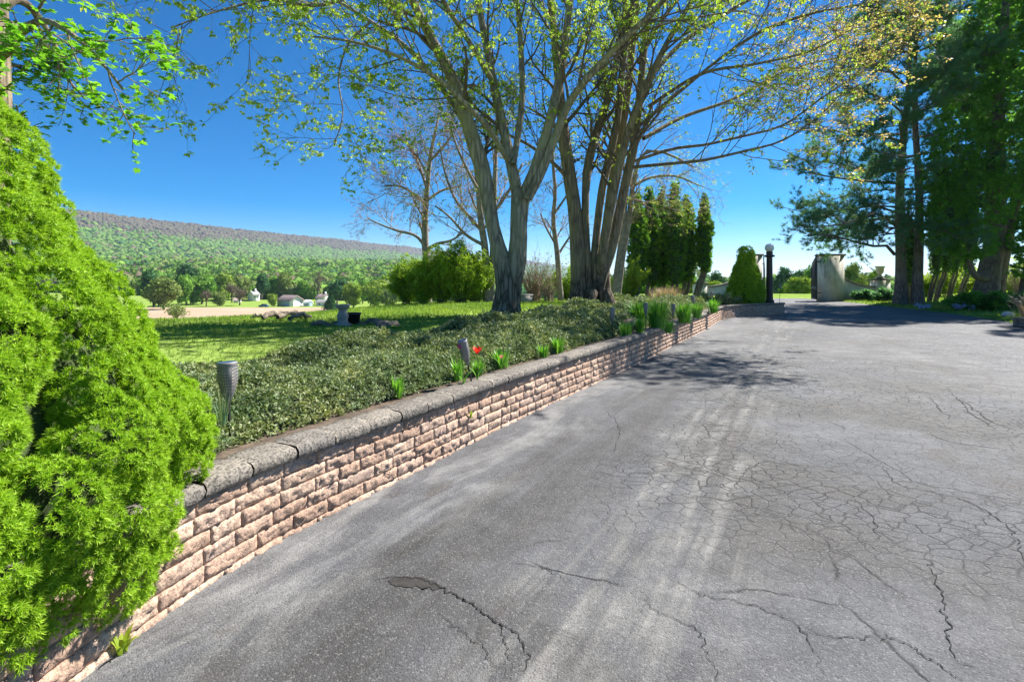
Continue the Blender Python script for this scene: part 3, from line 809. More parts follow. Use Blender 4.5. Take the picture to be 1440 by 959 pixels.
# ---------------------------------------------------------------- ground cover in the bed
def cover_height(t, x, y):
    t = np.clip(t, 0, 1); return .38 * (1 - np.exp(-t * 7.5)) * np.clip((1 - t) * 5, 0, 1) ** .6 * np.clip(.80 + .95 * fbm(x, y, 21, 4, 2.0), .22, 1.45) + .03
n = 72000
sS = .55 + (LEN * .80 - .55) * U(0, 1, n) ** 1.75
tS = U(.06, 1.0, n)
y0 = wpt(sS)[:, 1]
out = -.235 - tS * (BW(y0) - .04)
px_ = np.interp(sS, fine_s, fp[:, 0]) + out * np.interp(sS, fine_s, fn[:, 0]); py_ = np.interp(sS, fine_s, fp[:, 1]) + out * np.interp(sS, fine_s, fn[:, 1])
front_gap = .05 * (1 + fbm(px_, py_, 31, 3, 1.7))
hS = cover_height((tS - .06) / .94, px_, py_) * (tS > front_gap)
okk = (hS > .04)
dd = np.hypot(px_, py_)
Wp = np.column_stack([px_, py_, ground(px_, py_) + .03 + hS * U(.72, 1.0, n)])[okk]; dd = dd[okk]
cov = MB()
# stems and shaded undergrowth surface
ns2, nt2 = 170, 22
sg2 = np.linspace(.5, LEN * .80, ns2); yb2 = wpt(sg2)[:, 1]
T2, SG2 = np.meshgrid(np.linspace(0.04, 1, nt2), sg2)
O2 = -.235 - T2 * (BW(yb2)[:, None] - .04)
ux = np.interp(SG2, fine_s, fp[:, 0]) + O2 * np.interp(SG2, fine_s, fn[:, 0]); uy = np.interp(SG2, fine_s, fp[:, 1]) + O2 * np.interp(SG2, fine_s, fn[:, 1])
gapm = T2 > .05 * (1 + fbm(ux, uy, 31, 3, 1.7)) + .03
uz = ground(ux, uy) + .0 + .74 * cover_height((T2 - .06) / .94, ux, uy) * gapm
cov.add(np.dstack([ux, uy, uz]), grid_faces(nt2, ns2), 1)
for q in range(5):
    tv, tf = cluster(11, .030, .017, (-25, 60), .012)
    tv[:, 2] += np.repeat(np.linspace(-.03, .03, 11), 4)
    s_ = slice(q, None, 5)
    Nn = norm(rng.normal(0, .55, (len(Wp[s_]), 3)) + np.array([0, 0, 1]))
    scatter(cov, tv, tf, Wp[s_], frames(Nn), U(.75, 1.2, len(Wp[s_])) * np.clip(dd[s_] / 5.5, .8, 1.9))
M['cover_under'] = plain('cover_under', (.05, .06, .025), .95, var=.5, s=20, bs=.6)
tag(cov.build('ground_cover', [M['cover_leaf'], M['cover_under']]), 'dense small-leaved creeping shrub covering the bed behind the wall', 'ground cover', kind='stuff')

# ---------------------------------------------------------------- lawn grass (near), verge grass
def scatter_grass(n, xr, yr, test, name, label, hgt):
    y = yr[0] + (yr[1] - yr[0]) * U(0, 1, n) ** 1.5
    x = U(-1, 1, n)
    x = xr[0] + (xr[1] - xr[0]) * (x + 1) / 2
    k = test(x, y); x, y = x[k], y[k]
    Wp = np.column_stack([x, y, ground(x, y) - .005]); d = np.hypot(x, y)
    m = MB()
    for q in range(4):
        V, Fc = [], []
        for i in range(5):
            a = random.uniform(0, 6.28); l = random.uniform(.6, 1.1); b = len(V)
            o = np.array([random.uniform(-.5, .5), random.uniform(-.5, .5), 0]) * .9; p = np.array([-math.sin(a), math.cos(a), 0]) * .055
            tip = o + np.array([math.cos(a) * .45, math.sin(a) * .45, 1.0]) * l
            V += [o + p, o - p, o + (tip - o) * .55 + np.array([0, 0, .1]) - p * .8, o + (tip - o) * .55 + np.array([0, 0, .1]) + p * .8, tip]
            Fc.append([b, b + 1, b + 2, b + 3])
            Fc.append([b + 3, b + 2, b + 4, b + 4])
        V = np.array(V); Fq = np.array(Fc[0::2]); Ft = np.array(Fc[1::2])[:, :3]
        s_ = slice(q, None, 4)
        Nn = norm(rng.normal(0, .12, (len(Wp[s_]), 3)) + np.array([0, 0, 1]))
        scatter(m, V, [Fq, Ft], Wp[s_], frames(Nn), hgt * U(.6, 1.25, len(Wp[s_])) * np.clip(d[s_] / 9, .8, 2.2))
    return tag(m.build(name, M['grass_blade']), label, 'grass', kind='stuff')
def lawn_ok(x, y):
    sl = sdist(x, y, RAISE); c = sdist(x, y, CREST)
    return (sl > BW(y) + .15) & (c < 5) & (x > -y * 1.25 - 1) & (x < y * .6 + 2)
scatter_grass(95000, (-17, 12), (2.5, 31), lawn_ok, 'lawn_grass', 'short sunny green lawn grass around the maple trees', .055)
def verge_ok(x, y):
    return (sdist(x, y, REDGE) > .22) & (x < y * 1.1 + 2) & (sdist(x, y, CREST) < 2)
scatter_grass(26000, (14, 38), (13, 45), verge_ok, 'verge_grass', 'short shaded grass verge under the pines', .05)

seed(13)
# ---------------------------------------------------------------- trees
def limb_world(pts, d0):
    """rows (px, py, half-width px, depth offset) -> (m,4) world rows"""
    out = []
    for row in pts:
        px, py, w = row[:3]; dz = row[3] if len(row) > 3 else 0
        d = d0 + dz
        p = P(px, py, d); out.append([p[0], p[1], p[2], w / F * d])
    return np.array(out)
def tree_from_limbs(name, label, base, limbs, d0, barkm, twigm, leafsets, L1, L2, L3, m1, m2, m3, tmin=.35, leafn=3, group=None, cat='tree', up=.2, k=22, sides=14, twig_r=.004, azim=None, merge=False, roots=0):
    root = thing(name, base, label, cat, group)
    tr = MB(); rest = []
    for lb in limbs:
        w = spline(limb_world(lb, d0), k); w[:, 3] = np.maximum(w[:, 3], .012)
        tubes(tr, w[None, :, :3], w[None, :, 3], sides, bump=.05)
        rest.append(w)
    if roots:
        a_ = np.linspace(0, 6.28, 9)[:-1] + U(-.3, .3, 8); rr_ = roots * U(.9, 1.25, 8)
        for a, r_ in zip(a_, rr_):
            dd = np.array([math.cos(a), math.sin(a), 0]); L_ = np.array([dd * r_ * .55 + [0, 0, .75], dd * r_ * .82 + [0, 0, .3], dd * r_ * 1.2 + [0, 0, .07], dd * r_ * 1.75 + [0, 0, -.06]]) + np.asarray(base)
            w = spline(np.column_stack([L_, np.array([.28, .30, .26, .12]) * r_]), 9); tubes(tr, w[None, :, :3], w[None, :, 3], 9, bump=.06)
    if not merge: tr.build('trunk', barkm, root, True)
    A = np.array(rest)
    br = tr if merge else MB()
    p1, r1 = spawn(A[:, :, :3], A[:, :, 3], m1, tmin, .98, (28, 65), L1, .38, 7, up, .03, .10, .008, azim=azim)
    tubes(br, p1, r1, 5)
    p2, r2 = spawn(p1, r1, m2, .2, 1, (25, 60), L2, .55, 5, .12, .02, .14, .005, azim=azim)
    tubes(br, p2, r2, 4)
    p3, r3 = spawn(p2, r2, m3, .2, 1, (25, 60), L3, .6, 3, .05, .0, .15, twig_r)
    tubes(br, p3, r3, 3)
    br.build('trunk' if merge else 'branches', barkm if merge else twigm, root, True)
    cr = MB(); mats = []
    pos, tan = at_twigs(p3, leafn)
    for i, (mat, tmpl, test) in enumerate(leafsets):
        kk = test(pos)
        q = pos[kk]
        half = len(q)
        tv, tf = tmpl
        Nn = norm(rng.normal(0, .35, (half, 3)) + np.array([0, 0, 1]))
        scatter(cr, tv, tf, q, frames(Nn), U(.65, 1.3, half), i)
        mats.append(mat)
    cr.build('crown', mats, root)
    return root
MC = cluster(6, .075, .038, (-80, -10), .025)
MC2 = cluster(6, .066, .034, (-70, 5), .03)
# maple beside the driveway
d1 = 12.2
b1 = P(714, 449, d1); b1[2] = ground(b1[0], b1[1]) - .05
yb1 = HY + (H - b1[2]) / d1 * F
L_m1 = [
    [(714, yb1 + 4, 25), (714, yb1 - 4, 20), (714, 425, 17), (713, 405, 16.5), (711, 388, 16), (706, 368, 13), (697, 335, 10.5), (689, 300, 9.8), (681, 250, 11.5), (668, 205, 10.5), (650, 150, 9.2, -.2), (634, 105, 8, -.4), (604, 50, 6.5, -.8), (575, -10, 5.5, -1.2), (535, -100, 4, -1.8), (500, -190, 2.4, -2.2)],
    [(718, 430, 14), (720, 400, 14), (725, 375, 14), (729, 345, 12.5), (729, 305, 12), (728, 275, 8.5, .1), (718, 228, 7.6, .2), (708, 180, 6.8, .3), (700, 145, 6.2, .4), (689, 90, 5.6, .5), (676, 20, 4.6, .7), (660, -80, 3.2, 1.0), (650, -180, 2, 1.2)],
    [(731, 335, 9), (733, 300, 9.5), (738, 275, 9), (750, 245, 8.2, -.2), (763, 205, 7.4, -.3), (775, 165, 7, -.4), (789, 100, 6.2, -.5), (800, 20, 5, -.6), (812, -80, 3.6, -.8), (826, -190, 2.2, -.8)],
    [(742, 280, 6.5, -.2), (760, 245, 6.5, -.3), (780, 195, 6, -.4), (798, 150, 5.6, -.6), (822, 115, 5, -1), (868, 65, 4.4, -1.4), (925, 10, 3.6, -2), (985, -60, 2.2, -2.4)],
    [(714, 225, 3.6), (706, 212, 3.8, -.3), (693, 190, 4, -.5), (680, 172, 4.2, -.8), (662, 155, 3.6, -1), (625, 118, 3.2, -1.4), (565, 82, 2.7, -1.8), (500, 60, 2.0, -2.2), (440, 52, 1.2, -2.6)],
    [(664, 200, 4.5), (645, 160, 4, .3), (618, 120, 3.8, .6), (575, 70, 3.2, .8), (520, 30, 2.6, 1), (450, -10, 1.8, 1.2), (380, -30, 1.1, 1.4)],
    [(722, 232, 4), (728, 190, 4.6, .5), (734, 140, 4.2, .6), (732, 60, 3.8, .8), (722, -40, 2.6, 1), (705, -130, 1.5, 1)],
    [(690, 110, 4), (660, 60, 3.5, -1), (628, 10, 3.2, -2), (590, -60, 2.4, -2.8), (540, -140, 1.4, -3.4)],
    [(572, -5, 4, -1.2), (520, -14, 3.2, -1.9), (450, 8, 2.4, -2.6), (380, 0, 1.8, -3.2), (300, 18, 1.2, -3.8), (240, 40, .7, -4.2)],
    [(520, 32, 2.0, 1), (490, 62, 1.6, .6), (476, 110, 1.2, .3), (482, 160, .9, 0), (470, 205, .6, -.2)],
]
lm = lambda p: rng.random(len(p)) < .8
M['leafset_dummy'] = None
tree_from_limbs('maple_tree', 'forked grey maple with sparse yellow-green spring leaves on three spreading limbs', b1, L_m1, d1, M['maple_bark'], M['twig'],
                [(M['maple_leaf'], MC, lm)], lambda t: 2.4 - 1.0 * t, (.5, 1.1), (.2, .45), 11, 6, 5, .36, 3, roots=.33)
seed(14)
# many-stemmed maple behind it
d2 = 14.4
b2 = P(832, 442, d2); b2[2] = ground(b2[0], b2[1]) - .05
yb2_ = HY + (H - b2[2]) / d2 * F
L_m2 = [
    [(806, yb2_ + 3, 20.24), (810, yb2_ - 8, 13.80), (813, 405, 11.50), (812, 350, 10.58), (808, 300, 9.66), (804, 270, 9.38), (799, 235, 9.20), (793, 195, 8.28), (789, 150, 6.44, .1), (783, 90, 5.52), (775, 10, 4.60, .3), (760, -90, 3.13, .6), (745, -180, 1.84, .8)],
    [(822, yb2_, 11.96), (826, 400, 7.36), (825, 350, 5.70), (823, 300, 5.15), (824, 260, 5.52), (827, 230, 6.44), (838, 190, 5.70), (856, 135, 5.15), (872, 60, 4.05), (888, -50, 2.76), (900, -150, 1.66)],
    [(840, yb2_ + 2, 11.96), (838, 410, 8.28), (836, 360, 5.70), (841, 310, 5.15), (846, 270, 5.52), (856, 225, 5.52), (868, 170, 5.15), (876, 90, 4.60), (890, 0, 3.68), (905, -100, 2.58), (925, -190, 1.47)],
    [(838, yb2_ + 2, 12.88), (838, 415, 10.12), (848, 380, 8.74), (860, 350, 7.91), (867, 320, 7.36), (874, 285, 6.90), (884, 240, 6.44), (894, 190, 5.89), (902, 110, 4.97), (912, 20, 4.05), (932, -80, 2.76), (955, -180, 1.66)],
    [(842, 420, 8.28, .3), (846, 370, 6.44, -.2), (853, 320, 6.81, -.4), (862, 275, 6.44, -.6), (874, 220, 5.89, -.8), (896, 150, 4.97, -1.2), (936, 65, 3.86, -1.6), (985, -20, 2.76, -2), (1030, -110, 1.66, -2.3)],
    [(853, yb2_ - 2, 10.12, .7), (851, 400, 7.36, .8), (851, 340, 6.44, .9), (858, 280, 6.44, 1), (868, 220, 6.07, 1), (880, 150, 5.52, 1), (890, 60, 4.60, 1), (900, -60, 2.94, 1), (908, -160, 1.66, 1)],
    [(884, 236, 2.45), (935, 231, 2.23, -.6), (987, 226, 2.02, -1.1), (1046, 213, 1.73, -1.6), (1100, 198, 1.37, -2), (1150, 165, 1.01, -2.3), (1185, 130, 0.65, -2.5)],
    [(888, 228, 2.30), (945, 210, 2.16, -.5), (991, 204, 1.94, -.8), (1040, 193, 1.73, -1.2), (1102, 176, 1.44, -1.6), (1160, 135, 1.15, -2), (1215, 100, 0.86, -2.3), (1262, 70, 0.58, -2.5)],
    [(896, 180, 2.74), (955, 130, 2.38, -.5), (1010, 85, 2.02, -1), (1070, 45, 2.30, -1.4), (1140, 20, 1.73, -1.8), (1220, 5, 1.08, -2)],
    [(912, 110, 3.60), (960, 60, 3.17, .8), (1020, 20, 2.59, 1.4), (1090, -20, 2.02, 1.8), (1160, -50, 1.30, 2)],
    [(905, 195, 2.88), (960, 165, 2.59, .8), (1030, 140, 2.16, 1.4), (1095, 105, 1.73, 1.8), (1160, 85, 1.15, 2.2), (1215, 80, 0.72, 2.4)],
    [(896, 90, 3.24, 0), (930, 30, 2.88, -.5), (980, -30, 2.30, -.9), (1040, -80, 1.58, -1.2)],
    [(912, 150, 2.59), (985, 105, 2.23, -1.0), (1065, 90, 1.80, -1.6), (1140, 72, 1.30, -2), (1200, 40, 0.79, -2.3)],
    [(798, 250, 3), (778, 230, 2.6, -.5), (745, 205, 2.2, -.8), (715, 190, 1.6, -1), (680, 170, 1.0, -1.2)],
]
rust_p = lambda p: (p[:, 0] > 4.9) & (rng.random(len(p)) < np.clip((p[:, 0] - 4.5) * .12, 0, .7))
green_p = lambda p: (rng.random(len(p)) > np.clip(.42 + (p[:, 0] - 4.9) * .12, .42, .8))
tree_from_limbs('maple_tree', 'many-stemmed maple with long low limbs reaching over the driveway, rusty new leaves at their ends', b2, L_m2, d2, M['dark_bark'], M['twig'],
                [(M['maple_leaf'], MC, green_p), (M['rust_leaf'], MC2, rust_p)], lambda t: 2.3 - .9 * t, (.55, 1.2), (.22, .5), 13, 7, 5, .30, 2, roots=.62)

seed(15)
# green maple at the near left, its branch hanging into view
d0 = 5.6
b0 = np.array([(-26 - 720) / F * d0, d0, 0]); b0[2] = ground(b0[0], b0[1]) - .05
yb0 = HY + (H - b0[2]) / d0 * F
L_m0 = [
    [(-24, yb0, 30), (-22, 480, 27), (-18, 250, 25), (-14, 90, 22), (-16, -80, 18), (-22, -300, 12), (-30, -480, 6)],
    [(-10, 84, 9), (14, 66, 7, -.2), (30, 45, 5.5, -.4), (62, 30, 4.5, -.6), (100, 48, 3.5, -.8), (140, 85, 2.4, -.9), (172, 125, 1.2, -1.0)],
    [(-8, 88, 6), (5, 96, 4, .3), (20, 92, 3, .5), (34, 100, 1.6, .7)],
    [(-10, 20, 8), (22, 0, 6, .2), (52, 20, 4, .4), (80, 70, 2.8, .6), (95, 110, 1.8, .8), (120, 140, 1, .9)],
]
LB = lobed(.055)
def b0_ok(p): return rng.random(len(p)) < 1.1
tree_from_limbs('maple_tree', 'leafy bright green maple rising behind the large dwarf spruce', b0, L_m0, d0, M['dark_bark'], M['twig'],
                [(M['green_maple_leaf'], LB, b0_ok)], (.35, .65), (.18, .36), (.09, .2), 9, 6, 4, .25, 4, up=-.02, twig_r=.0022, sides=12, merge=True)

seed(16)
# slender trees farther back
def slim_tree(label, px, d, limbs, leafmat, leafsz, n1, n2, n3, dens, L1=(1.6, 2.8), L2=(.6, 1.3), L3=(.3, .6), barkm='pale_bark', twigm='twig_tan', flat=0, lim=.3, up=.15):
    b = P(px, 430, d); b[2] = ground(b[0], b[1]) - .05
    yb = HY + (H - b[2]) / d * F
    limbs = [[(r[0], yb if r[1] == 'b' else r[1]) + tuple(r[2:]) for r in l] for l in limbs]
    tm = cluster(5, leafsz * .62, leafsz * .34, (-60, 20), .03)
    return tree_from_limbs('slender_tree', label, b, limbs, d, M[barkm], M[twigm], [(M[leafmat], tm, lambda p: rng.random(len(p)) < dens)], L1, L2, L3, n1, n2, n3, lim, 2, k=14, sides=8, up=up, twig_r=.007)
slim_tree('nearly bare slender tree with flat tiers of fine twigs behind the green hedge shrubs', 602, 24, [
    [(602, 'b', 6), (601, 380, 5.2), (598, 345, 5), (598, 300, 4.2), (601, 260, 3.5), (606, 215, 2.6), (613, 180, 1.8), (618, 160, 1)],
    [(601, 352, 2.6), (585, 332, 2.2, .4), (560, 325, 1.8, .8), (540, 318, 1.3, 1), (518, 308, .8, 1.2)],
    [(602, 350, 2.6), (615, 343, 2.2, -.3), (635, 338, 1.7, -.6), (655, 325, 1, -.8)],
    [(600, 290, 2.2), (585, 275, 2, -.5), (562, 262, 1.6, -.8), (540, 262, 1, -1)],
    [(600, 265, 2.2), (590, 235, 2, .4), (575, 205, 1.5, .8), (555, 190, .9, 1)],
    [(603, 280, 2), (622, 268, 1.7, .4), (645, 262, 1, .6)],
    [(606, 225, 2), (625, 205, 1.6, -.3), (642, 180, 1, -.5)]], 'far_bare', .10, 6, 8, 6, .45, L1=(1.1, 2.2), up=.03)
slim_tree('two-stemmed slender tree with pale olive buds behind the forked maple', 686, 22, [
    [(686, 'b', 7), (684, 390, 6), (682, 350, 5), (676, 310, 4.5), (672, 260, 3.5), (664, 200, 2.6), (650, 150, 1.6)],
    [(690, 'b', 5), (692, 380, 4.5), (694, 320, 4), (696, 250, 3.2), (698, 190, 2.2), (700, 130, 1.2)],
    [(678, 325, 3), (660, 305, 2.6, .5), (640, 280, 2, .8), (625, 240, 1.4, 1), (618, 200, 1, 1)],
    [(680, 345, 2.6), (655, 330, 2.2, -.6), (632, 305, 1.6, -1), (612, 290, 1, -1.2)],
    [(674, 270, 2.4), (655, 235, 2, -.5), (640, 200, 1.4, -.8), (632, 170, 1, -1)],
    [(694, 300, 2.4), (715, 270, 2, .5), (735, 230, 1.5, .8)]], 'far_pale', .13, 6, 6, 5, .7)
slim_tree('crooked thin bare tree between the two maples', 789, 24, [
    [(789, 'b', 4.6), (786, 390, 4), (783, 350, 3.6), (778, 310, 3.2), (781, 270, 2.7), (778, 235, 2.2), (777, 190, 1.4)],
    [(782, 345, 1.8), (768, 320, 1.5, .3), (760, 300, 1, .5)], [(780, 300, 1.8), (800, 270, 1.4, -.3), (812, 240, .9, -.5)],
    [(784, 360, 1.8), (800, 335, 1.4, .6), (815, 315, .9, .8)]], 'far_pale', .1, 6, 5, 4, .35, L1=(.8, 1.7), L2=(.4, .9))
slim_tree('slender leaning two-stemmed tree beside the arborvitae group with light green spring leaves', 866, 23, [
    [(864, 'b', 5), (868, 380, 4.5), (875, 330, 4), (880, 280, 3.5), (888, 230, 2.8), (905, 180, 2, 0), (930, 150, 1.2)],
    [(867, 'b', 5), (874, 370, 4.5), (884, 310, 4), (892, 250, 3), (905, 215, 2.4), (935, 215, 1.8, -.5), (975, 235, 1.2, -1)],
    [(890, 262, 2.4), (915, 250, 2, .4), (950, 248, 1.6, .7), (985, 262, 1, .9)],
    [(888, 280, 2), (910, 285, 1.6, -.6), (935, 278, 1.1, -.9)]], 'maple_leaf', .12, 8, 6, 5, .55, L1=(1.0, 2.0))

seed(17)
# conifers: white pines
PT_T = needles(12, .26, .012, (15, 75))
def pine(label, px, d, top_z, lean, seedlimbs, nl, wid):
    b = P(px, 428, d); b[2] = ground(b[0], b[1]) - .08
    root = thing('pine_tree', b, label, 'tree', 'tall white pines beside the gate')
    k = 20; z = np.linspace(0, top_z, k)
    T = np.column_stack([b[0] + lean[0] * (z / top_z) ** 1.3 + .12 * np.sin(z * .5 + px), b[1] + lean[1] * z / top_z, b[2] + z])
    R = wid * (1 - z / top_z * .82); R[0] *= 1.45; R[1] *= 1.1
    m = MB(); tubes(m, T[None], R[None], 14, bump=.05); m.build('trunk', M['pine_bark'], root, True)
    br = MB()
    az = U(0, 2 * np.pi, nl); zz = np.linspace(.22, .97, nl) + U(-.02, .02, nl)
    pts = []
    for a, q in zip(az, zz):
        zb = q * top_z; i = np.interp(zb, z, np.arange(k)); p0 = np.array([np.interp(zb, z, T[:, c]) for c in range(3)])
        L = (6.2 * (1 - q) ** .55 * (q > .3) + 4.2 * (q <= .3) * 1.25) * U(.7, 1.1) + .5
        ca = np.array([math.cos(a), math.sin(a), 0])
        s_ = np.linspace(0, 1, 8)
        pts.append(p0 + ca * (s_ * L)[:, None] + np.array([0, 0, 1]) * (np.sin(s_ * 2.6) * .09 * L - .02 * L * s_ + (q - .5) * .9 * L * s_)[:, None] + np.array([-ca[1], ca[0], 0]) * (U(-.12, .12) * L * s_ ** 2)[:, None])
    for sl in seedlimbs: pts.append(spline(limb_world(sl, d), 8)[:, :3])
    A = np.array(pts); RA_ = np.linspace(1, .2, 8)[None] * U(.05, .095, len(A))[:, None]
    tubes(br, A, RA_, 6)
    p2, r2 = spawn(A, RA_, 13, .22, 1, (35, 62), lambda t: 1.9 - .9 * t, .45, 5, .12, .02, .08, .012, flat=.75)
    tubes(br, p2, r2, 4)
    p3, r3 = spawn(p2, r2, 7, .2, 1, (30, 55), (.3, .75), .5, 3, .2, .05, .1, .008, flat=.5)
    tubes(br, p3, r3, 3)
    br.build('branches', M['pine_bark'], root, True)
    pos, tan = at_twigs(p3, 4, .15)
    cr = MB()
    for q in range(3):
        tv, tf = needles(11, .27, .026, (15, 78)); s_ = slice(q, None, 3)
        scatter(cr, tv, tf, pos[s_], frames(norm(tan[s_] + np.array([0, 0, .5]) + rng.normal(0, .2, tan[s_].shape))), U(.7, 1.25, len(pos[s_])))
    cr.build('crown', M['pine_needle'], root)
    return root
pine('tall white pine with low limbs sweeping out over the gate pier', 1264, 29.5, 19, (1.0, .3), [
    [(1258, 358, 4), (1248, 346, 3.4, -.3), (1225, 346, 3, -.6), (1195, 338, 2.4, -.9), (1165, 330, 2, -1.2), (1130, 332, 1.2, -1.5)],
    [(1262, 320, 4), (1235, 300, 3.4, -.6), (1205, 310, 3, -1), (1170, 318, 2.2, -1.4), (1120, 318, 1.4, -1.8)],
    [(1264, 300, 4), (1225, 290, 3.4, .3), (1180, 298, 3, .8), (1140, 300, 2, 1), (1102, 292, 1.4, 1.2)],
    [(1266, 258, 4), (1230, 256, 3.4, -.3), (1190, 252, 3, -.6), (1150, 246, 2.4, -.9), (1110, 238, 1.4, -1.2)],
    [(1270, 240, 4), (1235, 242, 3.4, .6), (1200, 236, 3, 1), (1160, 228, 2.2, 1.4), (1125, 225, 1.4, 1.8)],
    [(1268, 200, 4), (1235, 190, 3.4, -.6), (1200, 190, 3, -1), (1165, 182, 2.2, -1.4), (1140, 180, 1.4, -1.8)],
    [(1270, 160, 4), (1245, 140, 3.4, .6), (1215, 130, 3, 1), (1190, 128, 2.2, 1.4)],
    [(1272, 120, 4), (1245, 95, 3.4, -.4), (1220, 85, 3, -.8), (1200, 88, 2.2, -1)]], 26, .30)
pine('tall straight white pine with bare lower trunk between its leaning twin and the broad cedar', 1293, 29.0, 18, (.6, 1.0), [
    [(1300, 300, 4), (1325, 285, 3.4, -.3), (1345, 265, 3, -.6), (1365, 240, 2, -1)],
    [(1300, 130, 4), (1320, 110, 3.4, -.3), (1345, 90, 3, -.6), (1370, 80, 2, -1)],
    [(1300, 260, 4), (1280, 270, 3.4, -1.3), (1255, 285, 2.5, -2.2), (1235, 290, 1.5, -3)],
    [(1298, 215, 4), (1275, 220, 3.4, -1.3), (1240, 215, 2.5, -2.2), (1215, 208, 1.5, -3)]], 22, .27)
def spray():
    V, Fc = [], []
    for i in range(7):
        a = math.radians(-60 + i * 20 + random.uniform(-8, 8)); l = random.uniform(.7, 1.1) * (1 - abs(i - 3) * .09); w = .11
        d = np.array([math.cos(a), math.sin(a), random.uniform(-.15, .15)]); p = np.array([-d[1], d[0], 0]) * w; b = len(V)
        V += [d * .05, d * l * .55 + p, d * l, d * l * .55 - p]; Fc.append([b, b + 1, b + 2, b + 3])
    return np.array(V), np.array(Fc)
def evergreen_cloud(mb, lobes, n, size, outward=1.0, droop=0.0, shell=(.62, 1.04)):
    C = np.array([l[:3] for l in lobes]); Rr = np.array([l[3:] for l in lobes])
    wgt = Rr.prod(1) ** (2 / 3); li = rng.choice(len(C), n, p=wgt / wgt.sum())
    D = norm(rng.normal(size=(n, 3))); pos = C[li] + D * Rr[li] * U(shell[0], shell[1], n)[:, None]
    inside = np.zeros(n, bool)
    for c, r in zip(C, Rr): inside |= ((((pos - c) / r) ** 2).sum(1) < .45)
    pos, D = pos[~inside], D[~inside]
    for q in range(3):
        tv, tf = spray(); s_ = slice(q, None, 3)
        X = norm(D[s_] * outward + np.array([0, 0, -droop]) + rng.normal(0, .45, D[s_].shape))
        Z = norm(np.cross(X, rng.normal(size=X.shape))); Y = np.cross(Z, X)
        scatter(mb, tv, tf, pos[s_], np.stack([X, Y, Z], -1), size * U(.6, 1.3, len(X)))
def cedar(label, px, d, lobes_px, trunk, n, size, branches=(), name='cedar_tree'):
    b = P(px, 425, d); b[2] = ground(b[0], b[1]) - .08
    root = thing(name, b, label, 'tree')
    yb = HY + (H - b[2]) / d * F
    m = MB()
    for tk in trunk:
        w = spline(limb_world([(r[0], yb if r[1] == 'b' else r[1]) + tuple(r[2:]) for r in tk], d), 16); tubes(m, w[None, :, :3], w[None, :, 3], 14, bump=.06)
    m.build('trunk', M['pine_bark'], root, True)
    lob = []
    for (x, y, rx, ry, dz) in lobes_px:
        p = P(x, y, d + dz); q = (d + dz) / F; lob.append((p[0], p[1], p[2], rx * q * .86, max(rx * q * .8, .6), ry * q * .86))
    cr = MB(); evergreen_cloud(cr, lob, n, size, 1, .5, (.5, 1.15))
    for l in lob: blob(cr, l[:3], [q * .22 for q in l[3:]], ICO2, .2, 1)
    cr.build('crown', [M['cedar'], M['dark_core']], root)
    return root
cedar('broad dark green cedar with a massive fluted trunk standing over the blue flowers', 1386, 27.5, [
    (1335, 300, 34, 42, -1.0), (1322, 240, 24, 38, -.6), (1380, 285, 42, 45, -1.4), (1345, 210, 34, 42, -1), (1405, 220, 44, 48, -1.2), (1430, 280, 40, 40, 1), (1360, 150, 36, 42, -.6), (1410, 150, 44, 48, -1),
    (1380, 95, 38, 42, -.6), (1425, 90, 40, 42, 0), (1455, 180, 40, 50, 1), (1325, 335, 26, 22, -1.2), (1365, 345, 30, 22, -1.6), (1410, 30, 42, 46, 0), (1445, 20, 40, 46, .6), (1460, 270, 34, 36, 1.6), (1425, -40, 40, 45, .5), (1430, -110, 32, 40, .5), (1345, 275, 30, 40, 1.6), (1390, 340, 30, 20, .5)],
    [[(1383, 'b', 22), (1386, 418, 15), (1391, 380, 13), (1400, 330, 11), (1402, 250, 10), (1404, 150, 7), (1415, 0, 4)], [(1398, 'b', 12, .4), (1402, 395, 10, .3), (1412, 350, 8, .2), (1425, 300, 6), (1440, 240, 4)],
     [(1388, 392, 5, -.3), (1372, 388, 4, -.8), (1364, 370, 3.2, -1), (1362, 350, 2.4, -1.2)], [(1415, 345, 5, -.2), (1430, 352, 4, -.6), (1448, 345, 3, -1)]], 21000, .23)
cedar('dark evergreen at the drive edge beyond the cedar, its low boughs sagging', 1462, 26, [
    (1452, 350, 24, 26, -.6), (1462, 315, 28, 30, 0), (1475, 250, 34, 50, 0), (1480, 150, 40, 70, 0), (1480, 40, 36, 70, 0), (1440, 378, 14, 10, -.8)], [[(1448, 'b', 16), (1452, 400, 13), (1462, 340, 11), (1472, 240, 8), (1480, 60, 4)]], 6000, .24, name='evergreen_tree')
cedar('tall dark evergreen outside the drive edge whose shade falls across the driveway', 1590, 23.5, [
    (1590, 300, 50, 50, 0), (1560, 200, 44, 60, 0), (1620, 200, 44, 60, 0), (1590, 90, 50, 70, 0), (1590, -30, 44, 70, 0), (1590, -130, 30, 60, 0)], [[(1590, 'b', 16), (1590, 300, 13), (1590, 100, 9), (1590, -100, 4)]], 5000, .3, name='evergreen_tree')
cedar('blue-green conifer top rising behind the cedar and pines', 1395, 36, [
    (1385, 30, 26, 30, 0), (1350, 60, 26, 30, 0), (1420, -10, 36, 40, 0), (1340, 120, 24, 40, 0), (1385, 120, 40, 60, 1), (1440, 60, 30, 60, 1), (1312, 100, 16, 30, 0)], [[(1395, 'b', 9), (1395, 300, 8), (1395, 100, 5), (1395, -30, 2)]], 9000, .32, name='conifer_tree')

seed(18)
